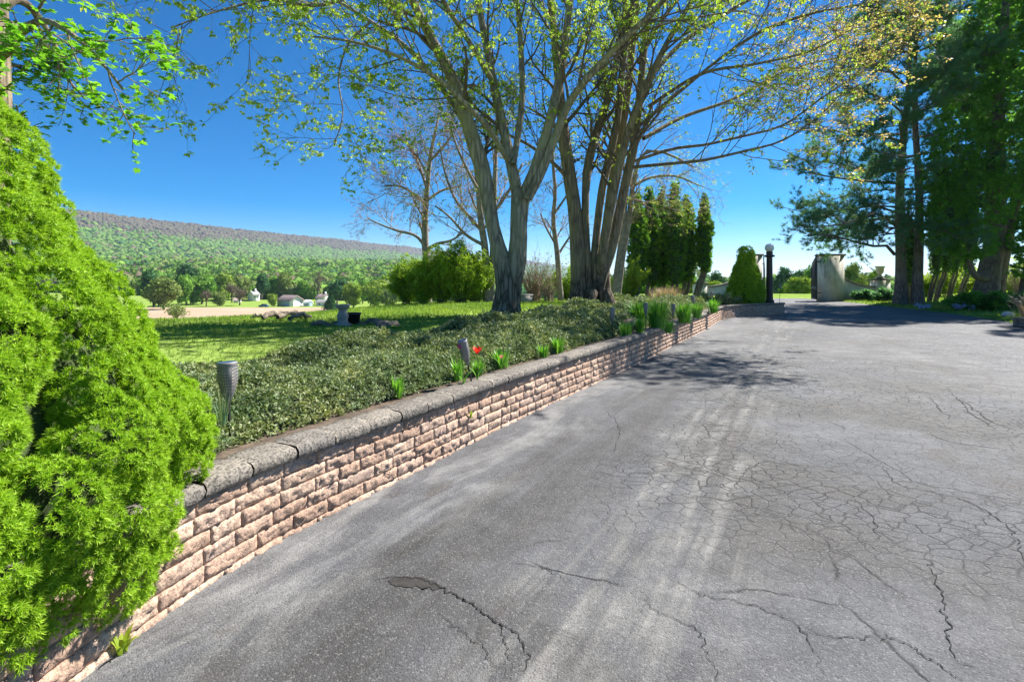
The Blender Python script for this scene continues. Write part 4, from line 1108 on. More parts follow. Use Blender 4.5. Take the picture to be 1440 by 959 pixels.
# arborvitae columns
def arbor(label, px, d, y0, y1, rpx, lean=0, group='arborvitae columns', dens=1800, base_y=None, size=.2, trunkpx=2.6):
    b = P(px, 415, d); b[2] = ground(b[0], b[1]) - .05
    root = thing('arborvitae_tree', b, label, 'tree', group)
    yb = HY + (H - b[2]) / d * F
    m = MB()
    for o in (-.35, .3):
        w = spline(limb_world([(px - lean * 1.0 + o * rpx * .3, yb + 1, trunkpx * 1.3), (px - lean * .5 + o * rpx * .6, (yb + y1) / 2, trunkpx), (px + o * rpx * .5, y1, trunkpx * .9), (px, (y0 + y1) / 2, trunkpx * .7)], d), 10)
        tubes(m, w[None, :, :3], w[None, :, 3], 8, bump=.06)
    m.build('trunk', M['pine_bark'], root, True)
    q = d / F; lob = []; nn = 9
    for i in range(nn):
        t = i / (nn - 1); y = y1 + (y0 - y1) * t
        r = rpx * 1.12 * (.62 + .38 * math.sin(min(t * 2.2, 1.57))) * (1 - max(0, t - .5) / .5 * .68)
        for _ in range(2):
            p = P(px + U(-.22, .22) * rpx, min(y, y1 - r * .6), d + U(-.25, .25) * rpx * q)
            lob.append((p[0], p[1], p[2], r * q * .85, r * q * .85, abs(y0 - y1) / nn * 1.05 * q))
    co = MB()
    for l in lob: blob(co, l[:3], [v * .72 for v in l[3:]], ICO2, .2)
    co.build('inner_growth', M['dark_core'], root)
    cr = MB(); evergreen_cloud(cr, lob, dens, size, .7, -.7, (.8, 1.06)); cr.build('crown', M['arbor'], root)
    return root
ga = 'arborvitae columns beyond the maples'
arbor('tall arborvitae column nearest the leaning two-stemmed tree', 896, 27.5, 285, 398, 15, 3, ga)
arbor('full arborvitae column, second from the leaning two-stemmed tree', 915, 28.2, 276, 396, 17, 3, ga)
arbor('dark arborvitae column in the middle of the row with a blunt top', 932, 29.0, 276, 397, 16, 4, ga)
arbor('arborvitae column with the highest tip in the row', 950, 27.6, 268, 395, 17, 5, ga)
arbor('short arborvitae column between the highest one and the pointed one', 967, 28.6, 288, 396, 16, 7, ga)
arbor('slim pointed arborvitae column standing a little apart by the urn', 991, 28.0, 284, 378, 11.5, 14, ga, 1600)
gb = 'leaning arborvitae stems behind the cedar'
for i, (px, lean, lab) in enumerate(((1318, 6, 'leaning thin evergreen beside the straight pine'), (1330, 9, 'leaning thin evergreen, second behind the straight pine'), (1345, 6, 'leaning thin evergreen halfway between the straight pine and the cedar'), (1362, 8, 'leaning thin evergreen beside the cedar trunk'), (1279, 6, 'dark ivy-like evergreen column between the two pine trunks'))):
    if px == 1279: arbor(lab, px, 33, 300, 395, 10, 4, gb, 1200)
    else: arbor(lab, px, 32 + i * .4, 230, 376, 12, lean + 6, gb, 900, trunkpx=1.6)

seed(19)
# generic leafy shrub
def shrub(name, label, c, rad, hgt, leafm, n, lsz, cat='shrub', group=None, nst=14, upright=.6, stemm='twig', fill=True, lobes=7):
    root = thing(name, c, label, cat, group)
    c = np.asarray(c, float)
    st = MB(); a = U(0, 2 * np.pi, nst); rr = np.sqrt(U(0, 1, nst)) * rad
    k = 5; s_ = np.linspace(0, 1, k)[None, :, None]
    tip = np.stack([np.cos(a) * rr, np.sin(a) * rr, hgt * (1 - .30 * (rr / rad) ** 2) * U(.62, 1.15, nst)], -1)
    A = c + np.stack([np.cos(a) * rr * .25, np.sin(a) * rr * .25, np.zeros(nst)], -1)[:, None, :] * (1 - s_) + tip[:, None, :] * s_ ** np.array([1.5, 1.5, .9]) + rng.normal(0, .02 * rad, (nst, k, 3)) * s_
    R_ = np.linspace(1, .3, k)[None] * np.full((nst, 1), max(.006, rad * .018))
    tubes(st, A, R_, 4)
    p2, r2 = spawn(A, R_, 7, .08, 1, (18, 45), (.2 * hgt, .42 * hgt), .6, 4, .15, .03, .12, .004)
    tubes(st, p2, r2, 3)
    st.build('stems', M[stemm], root, True)
    if leafm:
        pos, tan = at_twigs(np.concatenate([p2]), max(1, n // len(p2)), .1)
        pos = pos + rng.normal(0, .05 * rad, pos.shape)
        fo = MB()
        for q in range(3):
            tv, tf = cluster(6, lsz, lsz * .42, (-20, 70), lsz * .2); w_ = slice(q, None, 3)
            scatter(fo, tv, tf, pos[w_], frames(norm(tan[w_] * upright + rng.normal(0, .5, tan[w_].shape) + np.array([0, 0, .3]))), U(.6, 1.3, len(pos[w_])))
        fo.build('foliage', M[leafm], root)
    return root
def gpt(px, d, dz=-.03):
    p = P(px, 430, d); p[2] = float(ground(p[0], p[1])) + dz; return p
gh = 'tall green hedge shrubs at the lawn edge'
for px, d, r, h, lab in ((572, 22.5, .75, 1.6, 'bright green upright shrub at the valley end of the hedge row'), (596, 21.8, .75, 1.65, 'bright green upright shrub under the nearly bare slender tree'),
                         (622, 21.5, .8, 1.9, 'bright green upright shrub in the middle of the hedge row'), (648, 21.3, .85, 2.1, 'tallest bright green upright shrub of the hedge row'), (668, 21.8, .7, 1.7, 'bright green upright shrub next to the two-stemmed slender tree')):
    shrub('hedge_shrub', lab, gpt(px, d), r, h, 'shrub_leaf', 3000, .12, 'shrub', gh, 34)
shrub('twiggy_bush', 'grey leafless vase-shaped bush behind the stone planter', gpt(752, 23), 1.0, 2.2, None, 0, .1, 'bush', None, 46, stemm='twig_tan')
shrub('twiggy_bush', 'sparse leafless bush beside the crooked thin tree', gpt(772, 22.2), .8, 1.7, 'far_pale', 250, .07, 'bush', None, 34, stemm='twig_tan')
shrub('flowering_shrub', 'loose yellow-green shrub at the foot of the arborvitae row', gpt(884, 26.5), .9, 1.8, 'lime_leaf', 1300, .12, 'shrub')
shrub('low_shrub', 'green shrub glimpsed behind the crooked thin tree', gpt(802, 25), .8, 1.5, 'shrub_leaf', 1200, .13, 'shrub')
shrub('low_shrub', 'low green shrub under the leaning two-stemmed tree', gpt(868, 25.5), .7, 1.0, 'shrub_leaf', 900, .11, 'shrub')

# clumps of strap leaves
def strap_clump(name, label, c, rad, hgt, n, mat, w, cat='plant', group=None, bend=.5):
    m = MB(); k = 5
    a = U(0, 2 * np.pi, n); r0 = np.sqrt(U(0, 1, n)) * rad * .45; lean = U(.05, bend, n); hh = hgt * U(.6, 1.1, n)
    s_ = np.linspace(0, 1, k)
    D = np.stack([np.cos(a), np.sin(a), 0 * a], -1); Pp = np.stack([-np.sin(a), np.cos(a), 0 * a], -1)
    base = np.asarray(c, float) + D * r0[:, None] * U(.3, 1, n)[:, None]
    C = base[:, None] + D[:, None] * (lean[:, None] * hh[:, None] * s_ ** 2)[..., None] + np.array([0, 0, 1.]) * (hh[:, None] * (s_ - .35 * lean[:, None] * s_ ** 3))[..., None]
    wd = w * np.array([.8, 1.0, .9, .6, .05]) / 2
    L_ = C + Pp[:, None] * wd[None, :, None]; R_ = C - Pp[:, None] * wd[None, :, None]
    V = np.stack([L_, R_], 2).reshape(-1, 3)
    i = (np.arange(n) * k * 2)[:, None] + np.arange(k - 1)[None] * 2
    m.add(V, np.stack([i, i + 1, i + 3, i + 2], -1).reshape(-1, 4))
    o = m.build(name, M[mat]); return tag(o, label, cat, group)
def bedpt(px, py, z=.47):
    p = G(px, py, z); return p
gl = 'green strap-leaved clumps along the bed edge'
for px, py, r, h, n, lab in (
    (560, 558, .10, .16, 16, 'small strap-leaved clump by the cap stones, nearest the first torch light'), (642, 535, .10, .22, 14, 'narrow strap-leaved clump at the foot of the tilted torch light'),
    (672, 527, .11, .16, 22, 'bright strap-leaved clump just beyond the tilted torch light'), (704, 517, .15, .2, 34, 'bright strap-leaved clump under the small blush tulip'),
    (764, 503, .13, .16, 26, 'low strap-leaved clump alone against the ground cover'), (784, 496, .16, .2, 34, 'low spreading strap-leaved clump ahead of the slim torch light'),
    (880, 473, .2, .26, 40, 'strap-leaved clump just beyond the slim torch light'), (900, 470, .15, .3, 34, 'upright strap-leaved clump touching the second slim torch light'),
    (925, 462, .35, .52, 120, 'tall full clump of daylily leaves between two torch lights'), (899, 458, .3, .5, 80, 'tall dark clump of daylily leaves by the grey rock'),
    (962, 454, .3, .45, 90, 'full clump of daylily leaves near the wall bend'), (980, 447, .25, .4, 60, 'clump of daylily leaves beside the tilted dark torch light'), (1003, 440, .3, .4, 60, 'last clump of daylily leaves before the small dwarf spruce'), (940, 468, .2, .22, 40, 'low pale clump leaning on the cap stones below the daylilies')):
    strap_clump('strap_leaf_plant', lab, bedpt(px, py), r * 1.5, h * 1.15, int(n * 2.4), 'strap_leaf', .018 if h < .3 else .024, 'plant', gl)
c = bedpt(313, 618); strap_clump('chive_plant', 'thin blue-green grassy clump beside the nearest torch light', c, .09, .33, 46, 'chive_leaf', .006, 'plant', bend=.3)
c = bedpt(300, 636); strap_clump('dry_grass_tuft', 'wispy straw-coloured tuft at the cap stones near the big spruce', c, .16, .12, 70, 'chive_leaf', .004, 'plant', bend=1.4)
strap_clump('weed', 'small yellow-green weed rooted at the wall foot by the big spruce', G(163, 918) + np.array([.02, 0, 0]), .05, .09, 12, 'lime_leaf', .02, 'weed', bend=.9)
wq = wpt(np.interp(4.55, fp[:, 1], fine_s), .02); strap_clump('weed', 'tiny yellow-green weed growing from a joint of the block wall', (wq[0], wq[1], .235), .02, .07, 12, 'lime_leaf', .014, 'weed', bend=1.2)
strap_clump('weed', 'yellowish weeds at the foot of the wall return below the lamp post', G(1072, 442) + np.array([0, -.06, 0]), .45, .22, 40, 'lime_leaf', .04, 'weed', bend=1.0)

# tulips
def tulip(label, base, h, petal, size, lean=(0, 0), open_=.5, nleaf=2):
    root = thing('tulip', base, label, 'flower', 'tulips in the bed')
    base = np.asarray(base, float)
    top = base + np.array([lean[0], lean[1], h])
    m = MB(); tubes(m, spline(np.array([base, (base + top) / 2 + [.01, 0, .01], top]), 7)[None], np.full((1, 7), .004), 6); m.build('stem', M['stem'], root, True)
    fl = MB()
    for i in range(6):
        a = i * math.pi / 3 + .3; rr = 1.0 if i % 2 else .9
        t = np.linspace(0, 1, 6)[:, None]; s = np.linspace(-1, 1, 5)[None]
        rad = size * (.55 * np.sin(np.clip(t, 0, 1) * 2.2) + open_ * t ** 2 * .5) * rr + .004
        wd = size * .42 * np.sin(np.clip(t * .93 + .07, 0, 1) * math.pi) ** .7
        an = a + s * wd / np.maximum(rad, .012)
        X = rad * np.cos(an); Y = rad * np.sin(an); Z = size * 1.5 * t * np.ones_like(s) - .1 * size * s ** 2
        fl.add(np.stack([X, Y, Z], -1).reshape(-1, 3) + top, grid_faces(5, 6))
    fl.build('blossom', M[petal], root, True)
    for i in range(nleaf):
        a = i * 2.6 + .5; lf = MB(); t = np.linspace(0, 1, 7); d = np.array([math.cos(a), math.sin(a), 0]); p = np.array([-d[1], d[0], 0])
        C = base + d * (.10 * t ** 1.6)[:, None] + np.array([0, 0, 1]) * (.2 * t - .06 * t ** 3)[:, None]; w = .019 * np.sin(t * 2.7 + .35)
        lf.add(np.stack([C + p * w[:, None], C - p * w[:, None]], 1).reshape(-1, 3), np.array([[2 * j, 2 * j + 1, 2 * j + 3, 2 * j + 2] for j in range(6)]))
        lf.build('leaf', M['strap_leaf'], root, True)
def at_h(px, py, d): return P(px, py, d)
t1_ = P(671, 497, 5.0); tulip('open scarlet tulip blooming beside the tilted torch light', (t1_[0], t1_[1], .47), max(.12, t1_[2] - .47), 'red_petal', .048, open_=1.3)
t2_ = P(647, 491, 4.75); tulip('magenta tulip blooming in front of the tilted torch light', (t2_[0] + .03, t2_[1], .47), max(.12, t2_[2] - .47), 'pink_petal', .036, (-.03, 0), open_=.2)
t3_ = P(705, 504, 5.6); tulip('small blush pink tulip nearly closed among green leaves', (t3_[0], t3_[1], .47), max(.08, t3_[2] - .47), 'blush_petal', .028, open_=.1)

# torch-style garden lights
def torch(label, base, h, head_h, r, tilt=(0, 0), first=True):
    root = thing('path_light', (0, 0, 0), label, 'garden light', 'solar torch lights along the bed')
    st = MB(); tubes(st, np.array([[(0, 0, -.05), (0, 0, h * .5), (0, 0, h - head_h * .98)]]), np.array([[.011, .011, .011]]) * (r / .065), 8); st.build('stake', M['black_plastic'], root, True)
    hd = MB(); z0 = h - head_h; rows, colsn = 10, 26
    prof = lambda t: r * (.42 + .58 * math.sin(min(1, t * 1.25 + .12) * 1.45)) * (1 - .10 * max(0, t - .55) / .45)
    for i in range(rows):
        ta, tb = i / rows, (i + 1) / rows
        for j in range(colsn):
            a0, a1 = (j / colsn) * 2 * math.pi, ((j + 1) / colsn) * 2 * math.pi
            def pt(u, v):
                t = ta + (tb - ta) * v; a = a0 + (a1 - a0) * u; q = prof(t); return (q * math.cos(a), q * math.sin(a), z0 + head_h * t)
            o = [pt(0, 0), pt(1, 0), pt(1, 1), pt(0, 1)]; e = .24
            inn = [pt(e, e), pt(1 - e, e), pt(1 - e, 1 - e), pt(e, 1 - e)]
            hd.add(o + inn, [[0, 1, 5, 4], [1, 2, 6, 5], [2, 3, 7, 6], [3, 0, 4, 7]])
    lathe(hd, (0, 0, z0), [(.006, -.05 * head_h / .2), (prof(0) * .6, -.03 * head_h / .2), (prof(0), 0)], 20)
    lathe(hd, (0, 0, h), [(prof(1), -.004), (prof(1) * 1.03, 0), (prof(1) * 1.03, .012), (prof(1) * .9, .016)], 26)
    h_o = hd.build('lamp_head', M['grey_plastic'], root)
    di = MB(); lathe(di, (0, 0, z0), [(prof(0) * .6, .01), (r * .72, head_h * .4), (r * .72, head_h * .96)], 20); di.build('diffuser', M['diffuser'], h_o, True)
    so = MB(); lathe(so, (0, 0, h), [(prof(1) * .9, .0155), (prof(1) * .45, .0175), (.001, .018)], 26); so.build('solar_panel', M['solar'], h_o)
    root.location = [float(q) for q in base]; root.rotation_euler = (tilt[1], tilt[0], random.uniform(0, 1))
    return root
c = bedpt(323, 616); torch('large perforated grey torch light nearest the big dwarf spruce', c, .46, .19, .062, (-.03, -.02))
def torch_at(px, py, toppy, label, tilt=(0, 0), z=.47):
    c = bedpt(px, py, z); d = c[1]; h = (py - toppy) / F * d
    return torch(label, c, h, min(.19, h * .5), .05, tilt)
torch_at(664, 540, 476, 'torch light tilted sharply over between the magenta and scarlet tulips', (-.30, .05))
torch_at(861, 474, 434, 'slim torch light standing before the grey rocks, first past the tulips')
torch_at(908, 463, 427, 'dark torch light half sunk among the daylily leaves')
torch_at(946, 458, 428, 'short dark torch light behind the full daylily clump', (.05, 0))
torch_at(979, 445, 416, 'dark torch light leaning toward the lawn near the wall bend', (-.22, 0))
torch_at(1001, 437, 411, 'dark torch light in front of the curved garden wall')
torch_at(1096, 425.5, 400, 'lone torch light tilted at the very end of the wall', (.15, 0), .49)

# low heathers and bed rocks near the bend
for px, d, r, h, lab in ((868, 13.2, .35, .35, 'pale heather mound at the foot of the many-stemmed maple'), (893, 13.8, .5, .5, 'rosy grey heather mound before the daylilies'), (945, 17.5, .7, .55, 'pale heather mound behind the daylily leaves'), (1000, 21.0, .8, .6, 'grey-green heather mound before the garden urn'), (1022, 21.6, .6, .5, 'dark heather mound beside the small dwarf spruce')):
    shrub('heather', lab, gpt(px, d), r, h, 'cover_leaf', 1500, .06, 'plant', 'heather mounds in the bed', 22)
strap_clump('ornamental_grass', 'wide dry pinkish tan ornamental grass before the arborvitae trunks', gpt(938, 23.5), 1.9, .85, 900, 'dry_grass', .02, 'plant', bend=.45)
def rock(label, c, r, mat='rock', group=None, flat=.6):
    m = MB(); v, f = ICO3; q = v.copy()
    for _ in range(9):
        n_ = norm(rng.normal(size=3)); k = U(.55, .9); dd_ = q @ n_; q = q - np.outer(np.maximum(dd_ - k, 0), n_)
    q = q * (1 + .04 * rng.normal(size=(len(q), 1))) * np.array([1, U(.7, 1), flat]) * r
    m.add(q + np.asarray(c), f); return tag(m.build('rock', M[mat]), label, 'rock', group)
gr_ = 'rocks heaped around the birdbath'
for px, py, r, lab in ((452, 462, .22, 'dark rock at the valley end of the birdbath heap'), (468, 461, .17, 'brown rock leaning against the birdbath foot'), (487, 461, .12, 'small rock between the birdbath and the black pot'), (508, 459, .16, 'low rock just past the black pot'),
                       (526, 458, .2, 'mossy tan rock topping the heap past the black pot'), (540, 460, .16, 'pale rock low in the heap past the black pot'), (552, 459, .14, 'last dark rock of the birdbath heap'), (535, 462, .11, 'small dark rock under the mossy tan rock')):
    p = G(px, py, .52); rock(lab, p + np.array([0, 0, .04]), r, 'rock', gr_)
p = G(888, 462, .5); rock('grey rock in the bed beside the dark daylily clump', p + np.array([0, 0, .1]), .2)
p = G(828, 477, .48); rock('small dark rock lying in the bed near the slim torch light', p + np.array([0, 0, .05]), .09)
p = G(1417, 446, .08); rock('white stone lying on the shaded grass before the dry grass', p + np.array([0, 0, .08]), .22, 'white_rock')
gd = 'weathered logs lying on the lawn crest'
for (xa, ya, xb, yb_, r, lab) in ((352, 450, 372, 452, .05, 'curled dark driftwood root at the valley end of the log pile'), (368, 455, 400, 452, .10, 'thick weathered brown log on the lawn crest'), (392, 454, 424, 451.5, .09, 'grey weathered log overlapping the brown log'), (405, 456, 436, 454, .07, 'pale thin log at the lawn end of the pile')):
    a = G(xa, ya, .55); b_ = G(xb, yb_, .55); a[2] = float(ground(a[0], a[1])) + r; b_[2] = float(ground(b_[0], b_[1])) + r
    mid = (a + b_) / 2 + np.array([0, 0, .06 + U(0, .05)]); r *= .62; w = spline(np.array([a, mid, b_]), 10) + rng.normal(0, .016, (10, 3))
    m = MB(); tubes(m, w[None], (r * U(.7, 1.2, 10))[None], 9, bump=.1); tag(m.build('driftwood_log', M['driftwood']), lab, 'log', gd)
# birdbath pedestal and pot
p = G(482, 461, .52); root = thing('birdbath', p, 'weathered grey stone birdbath pedestal rising from the rock heap', 'birdbath')
m = MB(); lathe(m, p, [(.02, 0), (.17, 0), (.18, .06), (.11, .1), (.09, .16), (.115, .24), (.08, .32), (.085, .36)], 18); m.build('pedestal', M['grey_stone'], root, True)
m = MB(); lathe(m, p, [(.085, .36), (.12, .40), (.14, .43), (.145, .46), (.125, .46), (.08, .44), (.001, .435)], 22); m.build('basin', M['grey_stone'], root, True)
p = G(496, 459, .52); root = thing('plant_pot', p, 'black plastic plant pot standing beside the birdbath', 'pot')
m = MB(); lathe(m, p, [(.01, 0), (.125, 0), (.155, .24), (.168, .24), (.168, .28), (.15, .28), (.14, .22), (.001, .22)], 22); m.build('pot_body', M['black_plastic'], root, True)
p = gpt(738, 20.5, 0); root = thing('stone_planter', p, 'square grey stone planter on the lawn behind the forked maple', 'planter')
m = MB(); box(m, p + np.array([0, 0, .16]), (.46, .46, .34), 0, .2, 1.12); m.build('planter_body', M['grey_stone'], root)
m = MB(); box(m, p + np.array([0, 0, .355]), (.56, .56, .06), 0, .2); m.build('rim', M['grey_stone'], root)

# ---------------------------------------------------------------- globe lamp post
lp_ = P(1082, 424, 23.3); lp_[2] = .46
root = thing('lamp_post', lp_, 'brown fluted lamp post with a white glass globe standing at the wall end', 'lamp post')
m = MB(); lathe(m, lp_, [(.02, 0), (.2, 0), (.2, .1), (.165, .13)], 24); m.build('base', M['brown_metal'], root)
m = MB(); lathe(m, lp_, [(.155, .12), (.15, .2), (.125, 2.08)], 36, 0, 1); m.build('column', M['brown_metal'], root)
m = MB(); lathe(m, lp_, [(.13, 2.06), (.22, 2.08), (.23, 2.12), (.22, 2.15), (.15, 2.17), (.13, 2.2), (.15, 2.30), (.1, 2.33), (.001, 2.33)], 28); m.build('capital', M['brown_metal'], root)
m = MB(); v, f = ICO3; m.add(v * .2 + lp_ + np.array([0, 0, 2.49]), f); m.build('globe', M['globe'], root, True)

# ---------------------------------------------------------------- gate: piers, swept walls, pedestals, urns, iron leaves
GD = 36.0
def gx_(px, d=GD): return (px - 720) / F * d
def pier(label, x0, x1, y, top, depth=.9, z0=-.1, rz=0):
    root = thing('gate_pier', ((x0 + x1) / 2, y, z0), label, 'gate pier', 'gate piers')
    c = np.array([(x0 + x1) / 2, y, 0])
    m = MB(); box(m, c + [0, 0, (top + z0) / 2], (x1 - x0, depth, top - z0)); m.build('shaft', M['stucco'], root)
    m = MB(); box(m, c + [0, 0, top + .07], (x1 - x0 + .16, depth + .16, .14)); m.build('cap', M['cap_dark'], root)
    return root
zt = H - (360 - HY) / F * GD
pier('tall square stucco gate pier with dark streaks standing clear of the trees', gx_(1158.5), gx_(1187.5), GD + .45, zt)
pier('stucco gate pier half hidden behind the small dwarf spruce', gx_(1049), gx_(1072), GD + .45, zt)
def swept_wall(label, xa, xb, y, za, zb, thick=.32, z0=-.1):
    """top sweeps down in a concave curve from za at xa to zb at xb"""
    root = thing('garden_wall', ((xa + xb) / 2, y, z0), label, 'garden wall', 'swept garden walls of the gate')
    n_ = 24; t = np.linspace(0, 1, n_); x = xa + (xb - xa) * t; z = zb + (za - zb) * (1 - t) ** 2.1
    def prism(zlo, zhi, th):
        V = np.array([[(xi, y - th / 2, lo), (xi, y + th / 2, lo), (xi, y + th / 2, hi), (xi, y - th / 2, hi)] for xi, lo, hi in zip(x, zlo, zhi)]).reshape(-1, 3)
        i = np.arange(n_ - 1)[:, None] * 4; j = np.arange(4)[None]; j2 = (j + 1) % 4
        mm = MB(); mm.add(V, np.stack([i + j, i + j2, i + 4 + j2, i + 4 + j], -1).reshape(-1, 4)); mm.f.append((np.array([[0, 1, 2, 3]]), 0)); mm.f.append((np.array([[0, 1, 2, 3]]) + (n_ - 1) * 4, 0)); return mm
    prism(np.full(n_, z0), z, thick).build('wall_panel', M['stucco'], root)
    prism(z + .003, z + .085, thick + .1).build('coping', M['cap_dark'], root)
zA = H - (391 - HY) / F * GD; zB = H - (404 - HY) / F * GD
swept_wall('swept stucco wall curving down from the clear gate pier to the urn by the pines', gx_(1188.5), gx_(1235), GD + .45, zA, zB)
swept_wall('swept stucco wall curving down from the hidden gate pier toward the arborvitae', gx_(1045), gx_(996), GD + .45, zA, zB)
def pedestal(label, x, y, w, top, z0=-.1):
    root = thing('pedestal', (x, y, z0), label, 'pedestal', 'pedestals ending the garden walls')
    m = MB(); box(m, (x, y, (top + z0) / 2), (w, w, top - z0)); m.build('shaft', M['stucco'], root)
    m = MB(); box(m, (x, y, top + .05), (w + .2, w + .2, .1)); box(m, (x, y, top + .16), (w * .75, w * .75, .12), 0, 0, .5); m.build('cap', M['cap_dark'], root)
def urn(label, x, y, z):
    root = thing('garden_urn', (x, y, z), label, 'urn', 'stone urns on the pedestals')
    m = MB(); lathe(m, (x, y, z), [(.001, 0), (.2, 0), (.2, .06), (.1, .12), (.075, .2)], 20); m.build('foot', M['urn_stone'], root, True)
    m = MB(); lathe(m, (x, y, z), [(.075, .2), (.16, .26), (.22, .36), (.235, .5), (.25, .66), (.32, .74), (.33, .79), (.27, .79), (.22, .7), (.001, .68)], 24); m.build('bowl', M['urn_stone'], root, True)
zp = H - (394.5 - HY) / F * GD
pedestal('square stucco pedestal beside the leaning pine', gx_(1244), GD + .45, .85, zp); urn('pale stone urn on the pedestal beside the leaning pine', gx_(1244), GD + .45, zp + .225)
pedestal('square stucco pedestal beside the arborvitae trunks', gx_(987.5), GD + .45, .75, zp - .25); urn('pale stone urn on the pedestal beside the pointed arborvitae', gx_(987.5), GD + .45, zp - .025)
def gate_leaf(label, x, y, top, ang):
    root = thing('iron_gate', (x, y, 0), label, 'gate', 'open iron gate leaves')
    W_ = 2.0; dx, dy = math.cos(ang), math.sin(ang)
    fr = MB(); bars = MB()
    def bar(m_, u0, z0, u1, z1, r): tubes(m_, np.array([[(x + dx * u0, y + dy * u0, z0), (x + dx * (u0 + u1) / 2, y + dy * (u0 + u1) / 2, (z0 + z1) / 2), (x + dx * u1, y + dy * u1, z1)]]), np.full((1, 3), r), 6)
    for u0, z0, u1, z1 in ((0.02, .12, 0.02, top), (W_, .12, W_, top - .6), (0, .15, W_, .15), (0, .9, W_, .9), (0, 1.0, W_, 1.0), (0, top - .1, W_, top - .7)): bar(fr, u0, z0, u1, z1, .035)
    for i in range(1, 12):
        u_ = i / 12 * W_; zt_ = top - .1 - .6 * i / 12; bar(bars, u_, .15, u_, zt_ + .2, .014)
        lathe(bars, (x + dx * u_, y + dy * u_, zt_ + .2), [(.014, 0), (.03, .05), (.001, .14)], 6)
    lathe(fr, (x + dx * .02, y + dy * .02, top), [(.035, 0), (.05, .06), (.001, .4)], 8)
    fr.build('gate_frame', M['iron'], root); bars.build('bars', M['iron'], root)
    s_ = -1 if 'lamp' in label else 1
    for z in (.6, top - .3): hg = MB(); box(hg, (x + .14 * s_, y + .05, z), (.34, .05, .06)); hg.build('hinge', M['iron'], root)
gate_leaf('black iron gate leaf folded open beside the clear gate pier', gx_(1150), GD + .1, zt - .1, math.radians(69))
gate_leaf('black iron gate leaf folded open behind the lamp post', gx_(1075), GD + .1, zt - .25, math.radians(62))

# ---------------------------------------------------------------- verge on the far side: edging, hostas, flowers
eg = thing('stone_edging', (0, 0, 0), 'low dark block edging wall beside the dry grass clump', 'edging')
ep = np.array([(15.95, 16.35), (15.5, 15.2), (15.3, 13.8), (15.3, 12), (15.3, 9)])
el = np.concatenate([[0], np.cumsum(np.linalg.norm(np.diff(ep, axis=0), axis=1))])
m1_, m2_ = MB(), MB(); s = 0
while s < el[-1] - .2:
    w = U(.28, .4); mid = s + w / 2; x = np.interp(mid, el, ep[:, 0]); y = np.interp(mid, el, ep[:, 1]); t_ = np.array([np.interp(mid + .1, el, ep[:, 0]) - x, np.interp(mid + .1, el, ep[:, 1]) - y]); a = math.atan2(t_[1], t_[0])
    for z in (.06, .17): box(m1_, (x + .18, y, z), (w - .012, .2 + U(-.01, .02), .105), 0, a)
    box(m2_, (x + .19, y, .26), (w - .008, .28, .07), 0, a); s += w
m1_.build('block_courses', M['edge_stone'], eg); m2_.build('coping', M['coping'], eg)
for px, py, r, lab in ((1216, 423, .55, 'dark hosta clump at the foot of the swept wall by the clear gate pier'), (1240, 424, .55, 'dark hosta clump before the urn pedestal')):
    shrub('hosta', lab, G(px, py, .08), r, .55, 'pine_needle', 500, .26, 'plant', 'hostas on the verge', 10)
for px, py, r, h, lab in ((1352, 436, .5, .55, 'leafy green perennial beside the pale blue flowers'), (1390, 436, .7, .6, 'wide dark green perennial in front of the cedar trunk'), (1418, 435, .7, .65, 'dark leafy perennial before the sagging evergreen'), (1405, 428, .5, .6, 'bright green leafy perennial behind the dark ones')):
    shrub('perennial', lab, G(px, py, .12), r, h, 'shrub_leaf' if 'bright' in lab else 'cedar', 700, .2, 'plant', 'leafy perennials on the verge', 12)
for px, py, lab in ((1345, 437, 'pale blue flower cluster on the shaded verge beside the leafy perennial'), (1366, 437, 'pale blue flower cluster before the cedar roots'), (1300, 436, 'faint blue flowers at the foot of the straight pine')):
    shrub('blue_flowers', lab, G(px, py, .1), .35, .3, 'blue_petal', 70, .07, 'flowers', 'blue flowers on the verge', 8)
strap_clump('ornamental_grass', 'stiff pale dry grass clump above the low edging wall', G(1448, 447, .1), 1.0, 1.1, 160, 'dry_grass', .025, 'plant', bend=.9)
for px, d, r, h, lm_, lab in ((1330, 40, 1.4, 2.5, 'lime_leaf', 'sunny yellow-green shrub beyond the leaning evergreen stems'), (1352, 42, 1.6, 2.4, 'lime_leaf', 'sunny pale shrub seen between leaning stems and cedar trunk'), (1418, 40, 1.6, 2.5, 'lime_leaf', 'sunny pale green shrub beyond the cedar trunk'), (1306, 41, 1.0, 1.6, 'shrub_leaf', 'green shrub beyond the straight pine')):
    shrub('sunny_shrub', lab, gpt(px, d), r, h, lm_, 900, .2, 'shrub', 'sunny shrubs beyond the verge', 14)
shrub('twiggy_bush', 'grey leafless bush beyond the cedar trunk', gpt(1434, 38), .9, 2.2, None, 0, .1, 'bush', None, 40, stemm='twig_tan')

